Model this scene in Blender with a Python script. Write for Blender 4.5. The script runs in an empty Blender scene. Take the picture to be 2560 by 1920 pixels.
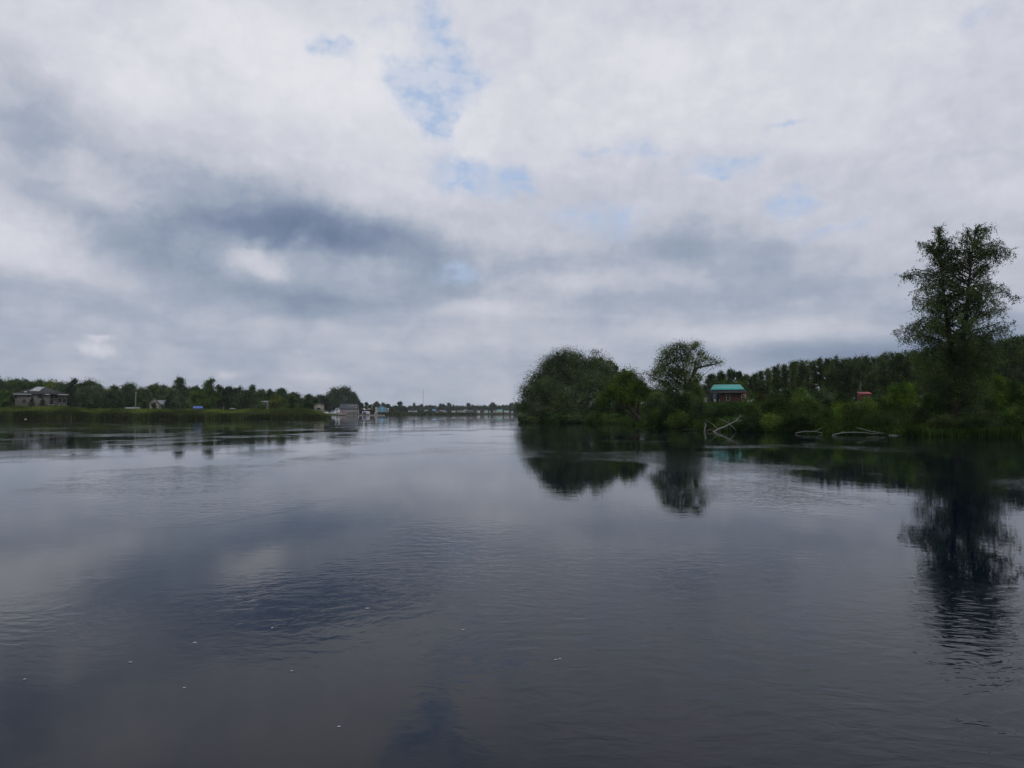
import bpy, math, random
import numpy as np
from mathutils import Vector
C = bpy.data.collections.new('place'); bpy.context.scene.collection.children.link(C)
SC = bpy.context.scene
R = math.radians
# ------------------------------------------------------------------ camera
F = 1849.0; CAMH = 1.6; HOR = 1033.5
PITCH = math.atan((HOR - 960) / F)
cam = bpy.data.cameras.new('camera'); cam.sensor_width = 36; cam.lens = 36 * F / 2560
cam.clip_start = 0.05; cam.clip_end = 9000
co = bpy.data.objects.new('camera', cam); co.location = (0, 0, CAMH)
co.rotation_euler = (math.pi / 2 + PITCH, 0, 0)
C.objects.link(co); SC.camera = co
def W(px, py, D):
    u = (px - 1280) / F; v = (960 - py) / F
    X, Y, Z = u, math.cos(PITCH) - v * math.sin(PITCH), math.sin(PITCH) + v * math.cos(PITCH)
    return (X / Y * D, D, CAMH + Z / Y * D)
SUN_EL, SUN_AZ = R(50), R(150)      # azimuth clockwise from +Y
# ------------------------------------------------------------------ world
SC.view_settings.view_transform = 'Standard'; SC.view_settings.look = 'None'
SC.view_settings.exposure = 0; SC.view_settings.gamma = 1
SC.cycles.use_denoising = True; SC.cycles.max_bounces = 6; SC.cycles.diffuse_bounces = 2
SC.cycles.glossy_bounces = 3; SC.cycles.transparent_max_bounces = 4; SC.cycles.volume_bounces = 0
SC.cycles.caustics_reflective = False; SC.cycles.caustics_refractive = False
SC.cycles.sample_clamp_indirect = 4
wd = bpy.data.worlds.new('World'); SC.world = wd; wd.use_nodes = True
NT = wd.node_tree; NT.nodes.clear()
def s2l(c):
    c = c / 255.0
    return c / 12.92 if c <= 0.04045 else ((c + 0.055) / 1.055) ** 2.4
def rgb(r, g, b): return (s2l(r), s2l(g), s2l(b), 1)
class G:   # small node helper
    def __init__(s, nt, dim='3D'): s.dim = dim; s.nt = nt; s.n = nt.nodes; s.l = nt.links
    def new(s, t, **k):
        n = s.n.new(t)
        for a, b in k.items(): setattr(n, a, b)
        return n
    def put(s, sock, v):
        if isinstance(v, bpy.types.NodeSocket): s.l.new(v, sock)
        else: sock.default_value = v
    def m(s, op, a, b=None, c=None, clamp=False):
        n = s.new('ShaderNodeMath', operation=op); n.use_clamp = clamp
        s.put(n.inputs[0], a)
        if b is not None: s.put(n.inputs[1], b)
        if c is not None: s.put(n.inputs[2], c)
        return n.outputs[0]
    def vm(s, op, a, b=None, out=0):
        n = s.new('ShaderNodeVectorMath', operation=op); s.put(n.inputs[0], a)
        if b is not None:
            if op == 'SCALE': s.put(n.inputs['Scale'], b)
            else: s.put(n.inputs[1], b)
        return n.outputs['Value'] if op in ('DOT_PRODUCT', 'LENGTH') else n.outputs[0]
    def xyz(s, x, y, z=0.0):
        n = s.new('ShaderNodeCombineXYZ'); s.put(n.inputs[0], x); s.put(n.inputs[1], y); s.put(n.inputs[2], z); return n.outputs[0]
    def noise(s, v, scale, detail=4, rough=0.5, dist=0.0, col=False, lac=2.0):
        n = s.new('ShaderNodeTexNoise', noise_dimensions=s.dim); s.put(n.inputs['Vector'], v)
        n.inputs['Scale'].default_value = scale; n.inputs['Detail'].default_value = detail
        n.inputs['Roughness'].default_value = rough; n.inputs['Distortion'].default_value = dist
        n.inputs['Lacunarity'].default_value = lac
        return n.outputs['Color'] if col else n.outputs['Fac']
    def mapping(s, v, loc=(0, 0, 0), rot=(0, 0, 0), sc=(1, 1, 1), typ='POINT'):
        n = s.new('ShaderNodeMapping', vector_type=typ); s.put(n.inputs[0], v)
        n.inputs['Location'].default_value = loc; n.inputs['Rotation'].default_value = rot; n.inputs['Scale'].default_value = sc
        return n.outputs[0]
    def ss(s, v, a, b, lo=0.0, hi=1.0):
        n = s.new('ShaderNodeMapRange', interpolation_type='SMOOTHSTEP'); s.put(n.inputs[0], v)
        n.inputs[1].default_value = a; n.inputs[2].default_value = b; n.inputs[3].default_value = lo; n.inputs[4].default_value = hi
        return n.outputs[0]
    def ramp(s, v, stops):
        n = s.new('ShaderNodeValToRGB'); s.put(n.inputs[0], v); cr = n.color_ramp
        while len(cr.elements) > 1: cr.elements.remove(cr.elements[-1])
        cr.elements[0].position = stops[0][0]; cr.elements[0].color = stops[0][1]
        for p, c in stops[1:]:
            e = cr.elements.new(p); e.color = c
        return n.outputs[0]
    def mix(s, f, a, b):
        n = s.new('ShaderNodeMix', data_type='RGBA'); s.put(n.inputs[0], f); s.put(n.inputs[6], a); s.put(n.inputs[7], b)
        return n.outputs[2]
g = G(NT, '2D'); wd.cycles.sampling_method = 'NONE'
tc = g.new('ShaderNodeTexCoord').outputs['Generated']
sep = g.new('ShaderNodeSeparateXYZ'); g.l.new(tc, sep.inputs[0])
az = g.m('ARCTAN2', sep.outputs[0], sep.outputs[1])
el = g.m('ARCSINE', sep.outputs[2])
zz = g.m('MAXIMUM', sep.outputs[2], 0.0)
inv = g.m('DIVIDE', 1.0, g.m('ADD', zz, 0.10))
plane = g.xyz(g.m('MULTIPLY', sep.outputs[0], inv), g.m('MULTIPLY', sep.outputs[1], inv), 0.0)
DEG = 57.29578
q0 = g.xyz(g.m('MULTIPLY', az, DEG), g.m('MULTIPLY', el, DEG), 1.0)
w1 = g.vm('SUBTRACT', g.noise(plane, 1.1, 3, 0.55, col=True), (0.5, 0.5, 0.5))
w2 = g.vm('SUBTRACT', g.noise(q0, 0.22, 4, 0.6, col=True), (0.5, 0.5, 0.5))
wf = g.ss(el, 0.02, 0.25, 0.15, 1.0)
q = g.vm('ADD', g.vm('ADD', q0, g.vm('SCALE', g.vm('MULTIPLY', w1, (3.5, 2.0, 0)), wf)), g.vm('SCALE', g.vm('MULTIPLY', w2, (3.4, 2.6, 0)), wf))
def azel(px, py):
    x, y, z = W(px, py, 1.0); z -= CAMH
    return math.degrees(math.atan2(x, y)), math.degrees(math.atan2(z, math.hypot(x, y)))
K = 57.3 / F
def blobs(lst, start):
    acc = start
    for (px, py, rx, ry, rot, w) in lst:
        a, e = azel(px, py)
        c, sn, X_, Y_ = math.cos(R(rot)), math.sin(R(rot)), rx * K, ry * K
        u = g.vm('DOT_PRODUCT', q, (c / X_, -sn / X_, (-c * a + sn * e) / X_))
        v = g.vm('DOT_PRODUCT', q, (sn / Y_, c / Y_, (-sn * a - c * e) / Y_))
        r2 = g.m('MULTIPLY_ADD', u, u, g.m('MULTIPLY', v, v))
        acc = g.m('MULTIPLY_ADD', g.m('POWER', 0.3679, r2), w, acc)
    return acc
# cloud brightness: elevation trend plus soft cloud masses placed by azimuth and elevation
elr = g.new('ShaderNodeFloatCurve'); g.put(elr.inputs['Value'], g.m('DIVIDE', g.m('MULTIPLY', el, DEG), 90.0))
cv = elr.mapping.curves[0]
pts = [(0, .73), (0.03, .72), (0.06, .715), (0.11, .745), (0.17, .79), (0.24, .85), (0.34, .85), (0.5, .72), (1, .62)]
while len(cv.points) > 2: cv.points.remove(cv.points[-1])
cv.points[0].location = pts[0]; cv.points[1].location = pts[-1]
for p in pts[1:-1]: cv.points.new(*p)
elr.mapping.update()
base = elr.outputs[0]
MASS = [(60, 225, 120, 100, 0, -.10), (140, 350, 140, 75, 10, -.08), (20, 420, 90, 60, 0, -.03), (470, 400, 240, 70, 5, -.05),
 (480, 560, 210, 72, 0, -.18), (820, 592, 240, 54, 6, -.25), (1000, 590, 150, 50, 10, -.05), (640, 500, 200, 50, 8, -.06),
 (770, 748, 200, 48, 0, -.13), (470, 665, 220, 60, 10, -.08), (1120, 715, 180, 42, 0, -.09), (100, 712, 160, 30, 4, -.06),
 (250, 775, 120, 22, 5, -.03), (0, 838, 120, 60, 0, -.03), (230, 560, 130, 40, 15, -.05),
 (245, 480, 90, 55, 30, .11), (50, 610, 140, 62, 18, .11), (662, 650, 75, 36, 10, .15), (694, 174, 330, 110, 5, .05), (880, 260, 250, 130, 0, .06), (330, 220, 160, 90, 20, .04), (560, 60, 90, 60, 0, .04),
 (1244, 770, 130, 30, 0, .10), (1157, 850, 260, 36, 0, .05), (578, 937, 36, 12, 0, .05), (790, 943, 60, 12, 0, .04), (470, 770, 200, 40, 10, .03),
 (1916, 174, 380, 150, 0, .035), (1500, 300, 260, 150, 0, .03), (2495, 130, 160, 150, 0, -.05), (1685, 610, 110, 58, 0, -.07), (1890, 660, 200, 58, 4, -.07),
 (1367, 654, 180, 48, 0, -.05), (1800, 747, 320, 36, 0, -.06), (1395, 702, 130, 20, 0, .08), (2150, 600, 150, 50, 15, .05), (2450, 500, 200, 120, 0, .03),
 (1800, 835, 320, 24, 0, .07), (2119, 885, 250, 28, 0, -.15), (2500, 850, 200, 50, 0, -.11), (1500, 905, 250, 30, 0, -.01), (2300, 790, 180, 25, 5, -.03),
 (2380, 395, 80, 15, 0, -.03), (2000, 420, 120, 40, 0, -.02), (1560, 480, 140, 40, 0, -.03), (1750, 230, 80, 30, 0, .02)]
Lm = blobs(MASS, base)
n_a = g.noise(plane, 2.2, 6, 0.55)
n_b = g.noise(g.mapping(q0, sc=(0.7, 1.3, 1)), 0.16, 6, 0.55)
n_c = g.noise(q0, 0.6, 4, 0.6)
fade = g.ss(el, 0.0, 0.22, 0.35, 1.0)
Lm = g.m('MULTIPLY_ADD', g.m('MULTIPLY', g.m('SUBTRACT', n_a, 0.5), fade), 0.11, Lm)
Lm = g.m('MULTIPLY_ADD', g.m('SUBTRACT', n_b, 0.5), 0.10, Lm)
Lm = g.m('MULTIPLY_ADD', g.m('MULTIPLY', g.m('SUBTRACT', n_c, 0.5), fade), 0.08, Lm)
bil = g.m('ABSOLUTE', g.m('MULTIPLY_ADD', g.noise(g.mapping(q, sc=(1, 1.7, 1)), 0.15, 5, 0.55), 2.0, -1.0))
Lm = g.m('MULTIPLY_ADD', g.m('SUBTRACT', bil, 0.2), 0.09, Lm)
cum = g.m('MULTIPLY_ADD', g.m('SUBTRACT', g.noise(q0, 1.3, 4, 0.6), 0.5), 0.8, blobs([(237, 872, 44, 24, 0, 1.0), (248, 842, 34, 9, 0, .75), (745, 877, 40, 10, 0, .6), (140, 842, 26, 10, 0, .5), (578, 940, 34, 12, 0, .6), (785, 945, 50, 10, 0, .5)], 0.0))
Lm = g.m('MULTIPLY_ADD', g.ss(cum, 0.25, 1.25), 0.13, Lm)
cloud = g.ramp(Lm, [(0.44, rgb(110, 126, 152)), (0.52, rgb(126, 139, 165)), (0.60, rgb(143, 156, 177)), (0.68, rgb(163, 173, 190)),
                    (0.76, rgb(189, 193, 206)), (0.84, rgb(207, 209, 220)), (0.92, rgb(222, 223, 230)), (1.0, rgb(232, 232, 236))])
GAPS = [(827, 112, 66, 24, 0, 1.0), (1030, 222, 66, 46, 20, 1.1), (1095, 275, 60, 40, 20, 1.1), (1165, 215, 85, 45, 0, .75), (1068, 50, 50, 60, 0, .7),
 (960, 46, 36, 20, 0, .4), (1190, 428, 110, 44, 8, 1.1), (1290, 445, 60, 25, 0, .6), (1128, 140, 70, 50, 0, .6), (1592, 385, 60, 26, 0, .65), (1476, 388, 60, 16, 0, .6),
 (1758, 428, 70, 14, 0, .9), (1957, 307, 55, 10, 0, .75), (1963, 521, 80, 24, 0, .9), (1963, 475, 40, 12, 0, .6), (2079, 570, 60, 16, 0, .65),
 (1523, 561, 90, 36, 0, .6), (1830, 402, 60, 18, 0, .6), (1430, 520, 120, 30, 0, .5), (1128, 680, 80, 24, 0, .6), (2437, 40, 60, 25, 0, .45)]
gp = blobs(GAPS, 0.0)
gp = g.m('MULTIPLY_ADD', g.m('SUBTRACT', g.noise(q0, 0.5, 7, 0.68), 0.5), 0.9, gp)
wisp = g.noise(g.mapping(q0, sc=(.8, 1.5, 1)), 0.5, 6, 0.6)
gapf = g.m('MULTIPLY', g.ss(gp, 0.10, 0.85, 0.0, 1.0), g.ss(wisp, 0.30, 0.62, 1.0, 0.42))
sky = g.new('ShaderNodeTexSky', sky_type='NISHITA'); sky.sun_disc = False
sky.sun_elevation = SUN_EL; sky.sun_rotation = SUN_AZ; sky.air_density = 1.0; sky.dust_density = 3.0; sky.ozone_density = 2.0
# thin high veil over the blue air seen through the gaps
air = g.mix(0.85, g.vm('SCALE', sky.outputs[0], 0.10), rgb(178, 198, 229))
fin = g.mix(gapf, cloud, air)
bg = g.new('ShaderNodeBackground'); g.put(bg.inputs[0], g.vm('SCALE', fin, 10.0)); bg.inputs[1].default_value = 0.1
g.l.new(bg.outputs[0], g.new('ShaderNodeOutputWorld').inputs[0])
# ------------------------------------------------------------------ sun behind cloud
sl = bpy.data.lights.new('sun', 'SUN'); sl.energy = 0.7; sl.angle = R(15); sl.color = (1, .96, .9)
so = bpy.data.objects.new('sun', sl); C.objects.link(so)
dv = Vector((math.sin(SUN_AZ) * math.cos(SUN_EL), math.cos(SUN_AZ) * math.cos(SUN_EL), math.sin(SUN_EL)))
so.rotation_euler = dv.to_track_quat('Z', 'Y').to_euler(); so.location = (0, 0, 80)
#SKYONLY
# ------------------------------------------------------------------ materials
def mat(name):
    m = bpy.data.materials.new(name); m.use_nodes = True; m.node_tree.nodes.clear(); return m, G(m.node_tree)
def surf(name, col, rough=0.8, var=0.25, scale=3.0, spec=0.3, metal=0.0, stripes=None):
    m, h = mat(name)
    o = h.new('ShaderNodeOutputMaterial'); p = h.new('ShaderNodeBsdfPrincipled')
    t = h.new('ShaderNodeTexCoord').outputs['Object']
    n = h.noise(t, scale, 5, 0.6)
    c = h.mix(n, tuple(x * (1 - var) for x in col[:3]) + (1,), tuple(min(1, x * (1 + var)) for x in col[:3]) + (1,))
    if stripes:
        w = h.new('ShaderNodeTexWave', bands_direction=stripes[0]); h.l.new(t, w.inputs[0]); w.inputs['Scale'].default_value = stripes[1]
        w.inputs['Distortion'].default_value = 0
        c = h.mix(h.ss(w.outputs['Fac'], 0.0, 0.25, 0.45, 0.0), c, tuple(x * 0.4 for x in col[:3]) + (1,))
    h.put(p.inputs['Base Color'], c); p.inputs['Roughness'].default_value = rough
    p.inputs['Specular IOR Level'].default_value = spec; p.inputs['Metallic'].default_value = metal
    h.l.new(p.outputs[0], o.inputs[0]); return m
def leafmat(name, col, var=0.35, hue=None, scale=0.5, trans=0.35):
    m, h = mat(name)
    o = h.new('ShaderNodeOutputMaterial')
    geo = h.new('ShaderNodeNewGeometry'); t = geo.outputs['Position']
    rnd = h.new('ShaderNodeObjectInfo').outputs['Random']
    n = h.noise(t, scale, 3, 0.6)
    hue = hue or (col[0] * 1.5, col[1] * 1.25, col[2] * 0.9)
    c = h.mix(h.ss(n, 0.40, 0.62), tuple(x * (1 - var) for x in col) + (1,), tuple(hue) + (1,))
    k = h.m('ADD', 0.78, h.m('MULTIPLY', rnd, 0.44))
    k = h.m('MULTIPLY', k, h.m('ADD', 0.6, h.m('MULTIPLY', geo.outputs['Random Per Island'], 0.8)))
    c = h.vm('SCALE', c, k)
    d = h.new('ShaderNodeBsdfDiffuse'); h.put(d.inputs[0], c)
    tr = h.new('ShaderNodeBsdfTranslucent'); h.put(tr.inputs[0], c)
    mx = h.new('ShaderNodeMixShader'); mx.inputs[0].default_value = trans
    h.l.new(d.outputs[0], mx.inputs[1]); h.l.new(tr.outputs[0], mx.inputs[2]); h.l.new(mx.outputs[0], o.inputs[0])
    return m
M = {}
M['bark'] = surf('bark', (.05, .042, .033), .9, .4, 4, .1)
M['barkpale'] = surf('barkpale', (.30, .29, .26), .9, .5, 3, .1)
M['drift'] = surf('drift', (.24, .235, .22), .85, .35, 5, .1)
M['driftdark'] = surf('driftdark', (.10, .09, .075), .85, .35, 5, .1)
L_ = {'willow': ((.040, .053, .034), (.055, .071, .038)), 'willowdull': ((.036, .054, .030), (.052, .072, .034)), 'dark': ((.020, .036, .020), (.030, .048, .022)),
      'birch': ((.036, .054, .026), (.050, .068, .030)), 'fresh': ((.046, .078, .018), (.066, .098, .020)), 'mid': ((.032, .055, .020), (.052, .080, .024)),
      'grey': ((.040, .056, .038), (.056, .074, .046)), 'yellow': ((.070, .085, .025), (.095, .110, .030)), 'wood': ((.030, .044, .022), (.046, .060, .026)),
      'rust': ((.060, .050, .026), (.040, .065, .022)), 'spruce': ((.016, .027, .018), (.022, .034, .022)), 'bright': ((.048, .085, .018), (.068, .108, .022)),
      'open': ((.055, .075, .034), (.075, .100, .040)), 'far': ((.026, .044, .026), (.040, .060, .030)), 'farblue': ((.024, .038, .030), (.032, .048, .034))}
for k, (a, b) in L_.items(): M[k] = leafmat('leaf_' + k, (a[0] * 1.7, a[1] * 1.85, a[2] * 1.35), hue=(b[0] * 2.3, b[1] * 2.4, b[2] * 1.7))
M['reedfront'] = leafmat('reedfront', (.05, .06, .02), hue=(.07, .09, .028), scale=.15)  # green-brown blades, darkened so the front reeds' self-shadow sits in the colour
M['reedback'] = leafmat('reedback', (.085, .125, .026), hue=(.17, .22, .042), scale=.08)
M['bankgrass'] = leafmat('bankgrass', (.040, .075, .016), hue=(.060, .105, .022), scale=.4)
def groundmat():
    m, h = mat('grass_ground'); o = h.new('ShaderNodeOutputMaterial'); p = h.new('ShaderNodeBsdfPrincipled')
    geo = h.new('ShaderNodeNewGeometry'); t = geo.outputs['Position']
    n1 = h.noise(t, 0.08, 6, .6); n2 = h.noise(t, 1.6, 6, .65)
    c = h.mix(h.ss(n1, .35, .65), (.060, .110, .022, 1), (.085, .135, .030, 1))
    c = h.mix(h.ss(n2, .35, .7), c, (.045, .070, .022, 1))
    s = h.new('ShaderNodeSeparateXYZ'); h.l.new(t, s.inputs[0])
    c = h.mix(h.ss(h.m('ADD', s.outputs[2], h.m('MULTIPLY', n2, .15)), .12, .38), (.030, .026, .018, 1), c)
    h.put(p.inputs['Base Color'], c); p.inputs['Roughness'].default_value = .95; p.inputs['Specular IOR Level'].default_value = .1
    b = h.new('ShaderNodeBump'); b.inputs['Distance'].default_value = .15; h.put(b.inputs['Height'], n2); h.l.new(b.outputs[0], p.inputs['Normal'])
    h.l.new(p.outputs[0], o.inputs[0]); return m
def watermat():
    m, h = mat('water'); o = h.new('ShaderNodeOutputMaterial'); p = h.new('ShaderNodeBsdfPrincipled')
    t = h.new('ShaderNodeNewGeometry').outputs['Position']
    p.inputs['Base Color'].default_value = (.002, .0055, .014, 1); p.inputs['Specular IOR Level'].default_value = .22
    p.inputs['IOR'].default_value = 1.333
    # calm and breezy patches
    patch = h.ss(h.noise(h.mapping(t, (3.1, 1.7, 0), (0, 0, .2), (.16, .10, 1)), 1.0, 3, .55, .4), .46, .64, .10, 1.0)
    warp = h.vm('ADD', t, h.vm('SCALE', h.noise(t, .35, 2, .5, col=True), 1.2))
    n1 = h.noise(h.mapping(warp, (0, 0, 0), (0, 0, R(-12)), (2.5, 3.8, 1)), 1.6, 3, .5, .6)
    n2 = h.noise(h.mapping(warp, (7, 0, 0), (0, 0, R(14)), (2.0, 2.6, 1)), 2.8, 2, .5, .3)
    n3 = h.noise(h.mapping(t, (0, 0, 0), (0, 0, 0), (1.2, 1.6, 1)), 1.0, 5, .55)
    far = h.noise(h.mapping(t, (0, 0, 0), (0, 0, 0), (.12, .22, 1)), 1.0, 5, .55)
    ht = h.m('MULTIPLY', h.m('ADD', h.m('MULTIPLY', n1, .0062), h.m('MULTIPLY', n2, .0030)), patch)
    ht = h.m('ADD', ht, h.m('MULTIPLY', n3, .0007))
    ht = h.m('ADD', ht, h.m('MULTIPLY', far, .0028))
    b = h.new('ShaderNodeBump'); b.inputs['Strength'].default_value = 1.0; b.inputs['Distance'].default_value = 1.0
    h.put(b.inputs['Height'], ht); h.l.new(b.outputs[0], p.inputs['Normal'])
    band = h.ss(h.noise(h.mapping(t, (11, 0, 0), (0, 0, R(3)), (.012, .09, 1)), 1.0, 4, .6), .52, .66, 0, 1)
    yy = h.new('ShaderNodeSeparateXYZ'); h.l.new(t, yy.inputs[0])
    farm = h.ss(yy.outputs[1], 25.0, 70.0, 0.0, 1.0)
    h.put(p.inputs['Roughness'], h.m('ADD', .005, h.m('MULTIPLY', h.m('MULTIPLY', band, farm), .035)))
    h.l.new(p.outputs[0], o.inputs[0]); return m
# ------------------------------------------------------------------ object helpers
def link(name, me, m, parent=None, loc=None, rz=0):
    o = bpy.data.objects.new(name, me)
    if m is not None and len(me.materials) == 0: me.materials.append(m)
    C.objects.link(o)
    if parent: o.parent = parent
    if loc is not None: o.location = loc
    o.rotation_euler.z = rz
    return o
def tag(o, label=None, cat=None, group=None, kind=None):
    for k, v in (('label', label), ('category', cat), ('group', group), ('kind', kind)):
        if v: o[k] = v
    return o
def empty(name, loc, label=None, cat=None, group=None, rz=0):
    o = bpy.data.objects.new(name, None); C.objects.link(o); o.location = loc; o.rotation_euler.z = rz
    o.empty_display_size = .3
    return tag(o, label, cat, group)
def mesh_np(name, v, quads=None, tris=None, smooth=False):
    me = bpy.data.meshes.new(name); v = np.asarray(v, np.float32).reshape(-1, 3)
    idx, start, s = [], [], 0
    for f, k in ((quads, 4), (tris, 3)):
        if f is not None and len(f):
            f = np.asarray(f, np.int32).reshape(-1, k); idx.append(f.ravel()); start.append(s + np.arange(len(f)) * k); s += f.size
    idx = np.concatenate(idx).astype(np.int32); start = np.concatenate(start).astype(np.int32)
    me.vertices.add(len(v)); me.vertices.foreach_set('co', v.ravel())
    me.loops.add(len(idx)); me.loops.foreach_set('vertex_index', idx)
    me.polygons.add(len(start)); me.polygons.foreach_set('loop_start', start)
    if smooth: me.polygons.foreach_set('use_smooth', np.ones(len(start), bool))
    me.update(calc_edges=True); me.validate(); return me
def leaf_mesh(name, P, size, rng, aspect=0.55, hang=0.0):
    n = len(P); a = rng.normal(size=(n, 3)); a[:, 2] -= hang * 2; a /= np.linalg.norm(a, axis=1)[:, None]
    b = np.cross(a, rng.normal(size=(n, 3))); b /= np.linalg.norm(b, axis=1)[:, None]
    s = size * rng.uniform(.65, 1.35, (n, 1)); a *= s * .5; b *= s * .5 * aspect
    v = np.stack([P - a, P + b, P + a, P - b], 1).reshape(-1, 3)
    return mesh_np(name, v, quads=np.arange(n * 4).reshape(-1, 4))
class MB:
    def __init__(s): s.v = []; s.q = []; s.t = []
    def box(s, c, d, rz=0, taper=1.0):
        i = len(s.v); cs, sn = math.cos(rz), math.sin(rz)
        for z in (-1, 1):
            k = taper if z > 0 else 1
            for x, y in ((-1, -1), (1, -1), (1, 1), (-1, 1)):
                X, Y = x * d[0] / 2 * k, y * d[1] / 2 * k
                s.v.append((c[0] + X * cs - Y * sn, c[1] + X * sn + Y * cs, c[2] + z * d[2] / 2))
        for f in ((0, 3, 2, 1), (4, 5, 6, 7), (0, 1, 5, 4), (1, 2, 6, 5), (2, 3, 7, 6), (3, 0, 4, 7)): s.q.append([i + k for k in f])
        return s
    def poly(s, bot, top):   # two 4-loops -> closed solid
        i = len(s.v); s.v += list(bot) + list(top)
        for f in ((0, 3, 2, 1), (4, 5, 6, 7), (0, 1, 5, 4), (1, 2, 6, 5), (2, 3, 7, 6), (3, 0, 4, 7)): s.q.append([i + k for k in f])
        return s
    def gable(s, c, w, d, h, along='x', rz=0):   # triangular prism, c = centre of its base
        i = len(s.v); cs, sn = math.cos(rz), math.sin(rz)
        P = [(-w/2, -d/2, 0), (w/2, -d/2, 0), (w/2, d/2, 0), (-w/2, d/2, 0)] + ([(-w/2, 0, h), (w/2, 0, h)] if along == 'x' else [(0, -d/2, h), (0, d/2, h)])
        for x, y, z in P: s.v.append((c[0] + x * cs - y * sn, c[1] + x * sn + y * cs, c[2] + z))
        s.q.append([i, i+3, i+2, i+1])
        if along == 'x': s.q += [[i, i+1, i+5, i+4], [i+2, i+3, i+4, i+5]]; s.t += [[i+1, i+2, i+5], [i+3, i, i+4]]
        else: s.q += [[i+1, i+2, i+5, i+4], [i+3, i, i+4, i+5]]; s.t += [[i, i+1, i+4], [i+2, i+3, i+5]]
        return s
    def roof(s, c, w, d, h, th=.12, along='x', over=.35):   # two thick slopes
        for sg in (-1, 1):
            if along == 'x':
                e = (sg * (d/2 + over)); k = h * over / (d / 2)
                lo = [(-w/2-over, e, -k), (w/2+over, e, -k), (w/2+over, 0, h), (-w/2-over, 0, h)]
            else:
                e = (sg * (w/2 + over)); k = h * over / (w / 2)
                lo = [(e, -d/2-over, -k), (e, d/2+over, -k), (0, d/2+over, h), (0, -d/2-over, h)]
            lo = [(c[0]+x, c[1]+y, c[2]+z+.01) for x, y, z in lo]
            s.poly(lo, [(x, y, z + th) for x, y, z in lo])
        return s
    def tube(s, pts, rad, n=6):
        pts = [Vector(p) for p in pts]; i0 = len(s.v)
        for k, p in enumerate(pts):
            d = (pts[min(k+1, len(pts)-1)] - pts[max(k-1, 0)]).normalized()
            a = d.cross(Vector((0, 0, 1)) if abs(d.z) < .9 else Vector((1, 0, 0))).normalized(); b = d.cross(a)
            for j in range(n):
                t = 2 * math.pi * j / n; s.v.append(tuple(p + (a * math.cos(t) + b * math.sin(t)) * rad[k]))
        for k in range(len(pts) - 1):
            for j in range(n):
                a = i0 + k * n + j; b = i0 + k * n + (j + 1) % n; s.q.append([a, b, b + n, a + n])
        e = i0 + (len(pts) - 1) * n
        for j in range(1, n - 1): s.t.append([i0, i0 + j + 1, i0 + j]); s.t.append([e, e + j, e + j + 1])
        return s
    def build(s, name, m, parent=None, loc=None, rz=0, smooth=False):
        return link(name, mesh_np(name, s.v, s.q, s.t, smooth), m, parent, loc, rz)
# ------------------------------------------------------------------ shoreline and ground
SH = [(-2400, 150), (-800, 190), (0, 203), (400, 205), (700, 215), (790, 226), (818, 236), (828, 245), (829, 555), (940, 560), (942, 610), (1000, 690), (1100, 780), (1190, 850),
      (1194, 1105), (1294, 1105), (1296, 128), (1400, 124), (1540, 114), (1590, 100), (1650, 86), (1720, 77), (1780, 70), (1850, 67), (1990, 62), (2100, 57),
      (2250, 54), (2400, 52), (2560, 49), (3400, 44), (5500, 40)]
SHp = np.array([p for p, _ in SH], float); SHd = np.array([d for _, d in SH], float)
SHaz = np.arctan((SHp - 1280) / F); SHr = SHd / np.cos(SHaz)
SHaz = np.concatenate([[-math.pi], SHaz, [math.pi]]); SHr = np.concatenate([[120], SHr, [120]])
def sstep(t): t = np.clip(t, 0, 1); return t * t * (3 - 2 * t)
AZW = math.atan((1295 - 1280) / F); AZL = math.atan((828 - 1280) / F)
def ground_z(x, y):
    x = np.asarray(x, float); y = np.asarray(y, float)
    a = np.arctan2(x, y); r = np.hypot(x, y); rs = np.interp(a, SHaz, SHr)
    wob = 1.2 * np.sin(x * .31 + 1.3 * np.sin(y * .17)) + .7 * np.sin(x * .83 + y * .4)
    d = r - rs + wob * np.clip(rs / 120, .4, 2) * .6
    right = (a > AZW); left = (a < AZL)
    rise = np.where(right, (.5 + 2.6 * sstep((a - AZW) / .13)) * sstep((d - 8) / 65), np.where(left, 1.3 * sstep((d - 4) / 40), .8 * sstep((d - 5) / 80)))
    h = .3 + rise + .12 * np.sin(x * .2) * np.cos(y * .13)
    h = h * sstep((d + .5) / 2.2) - 1.5 * (1 - sstep((d + 2.5) / 3.5))
    return np.where(d < -2.5, -1.5, h)
def gz(x, y): return float(ground_z(x, y))
azs = np.concatenate([np.linspace(-math.pi, -.75, 60, endpoint=False), np.linspace(-.75, .75, 640), np.linspace(.75, math.pi, 60)[1:]])
rr = np.concatenate([[.5, 10, 25, 35], np.geomspace(40, 2150, 300)])
A, RR = np.meshgrid(azs, rr, indexing='ij'); X = RR * np.sin(A); Y = RR * np.cos(A); Z = ground_z(X, Y)
na, nr = A.shape
ii = (np.arange(na - 1)[:, None] * nr + np.arange(nr - 1)[None, :]).ravel()
gq = np.stack([ii, ii + 1, ii + nr + 1, ii + nr], 1)
gme = mesh_np('ground', np.stack([X, Y, Z], -1).reshape(-1, 3), gq[:, ::-1], smooth=True)
tag(link('ground', gme, groundmat()), kind='structure')
wme = mesh_np('river_water', [(-1500, -1500, 0), (1500, -1500, 0), (1500, 1500, 0), (-1500, 1500, 0)], [[0, 1, 2, 3]])
tag(link('river_water', wme, watermat()), kind='structure')
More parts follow.
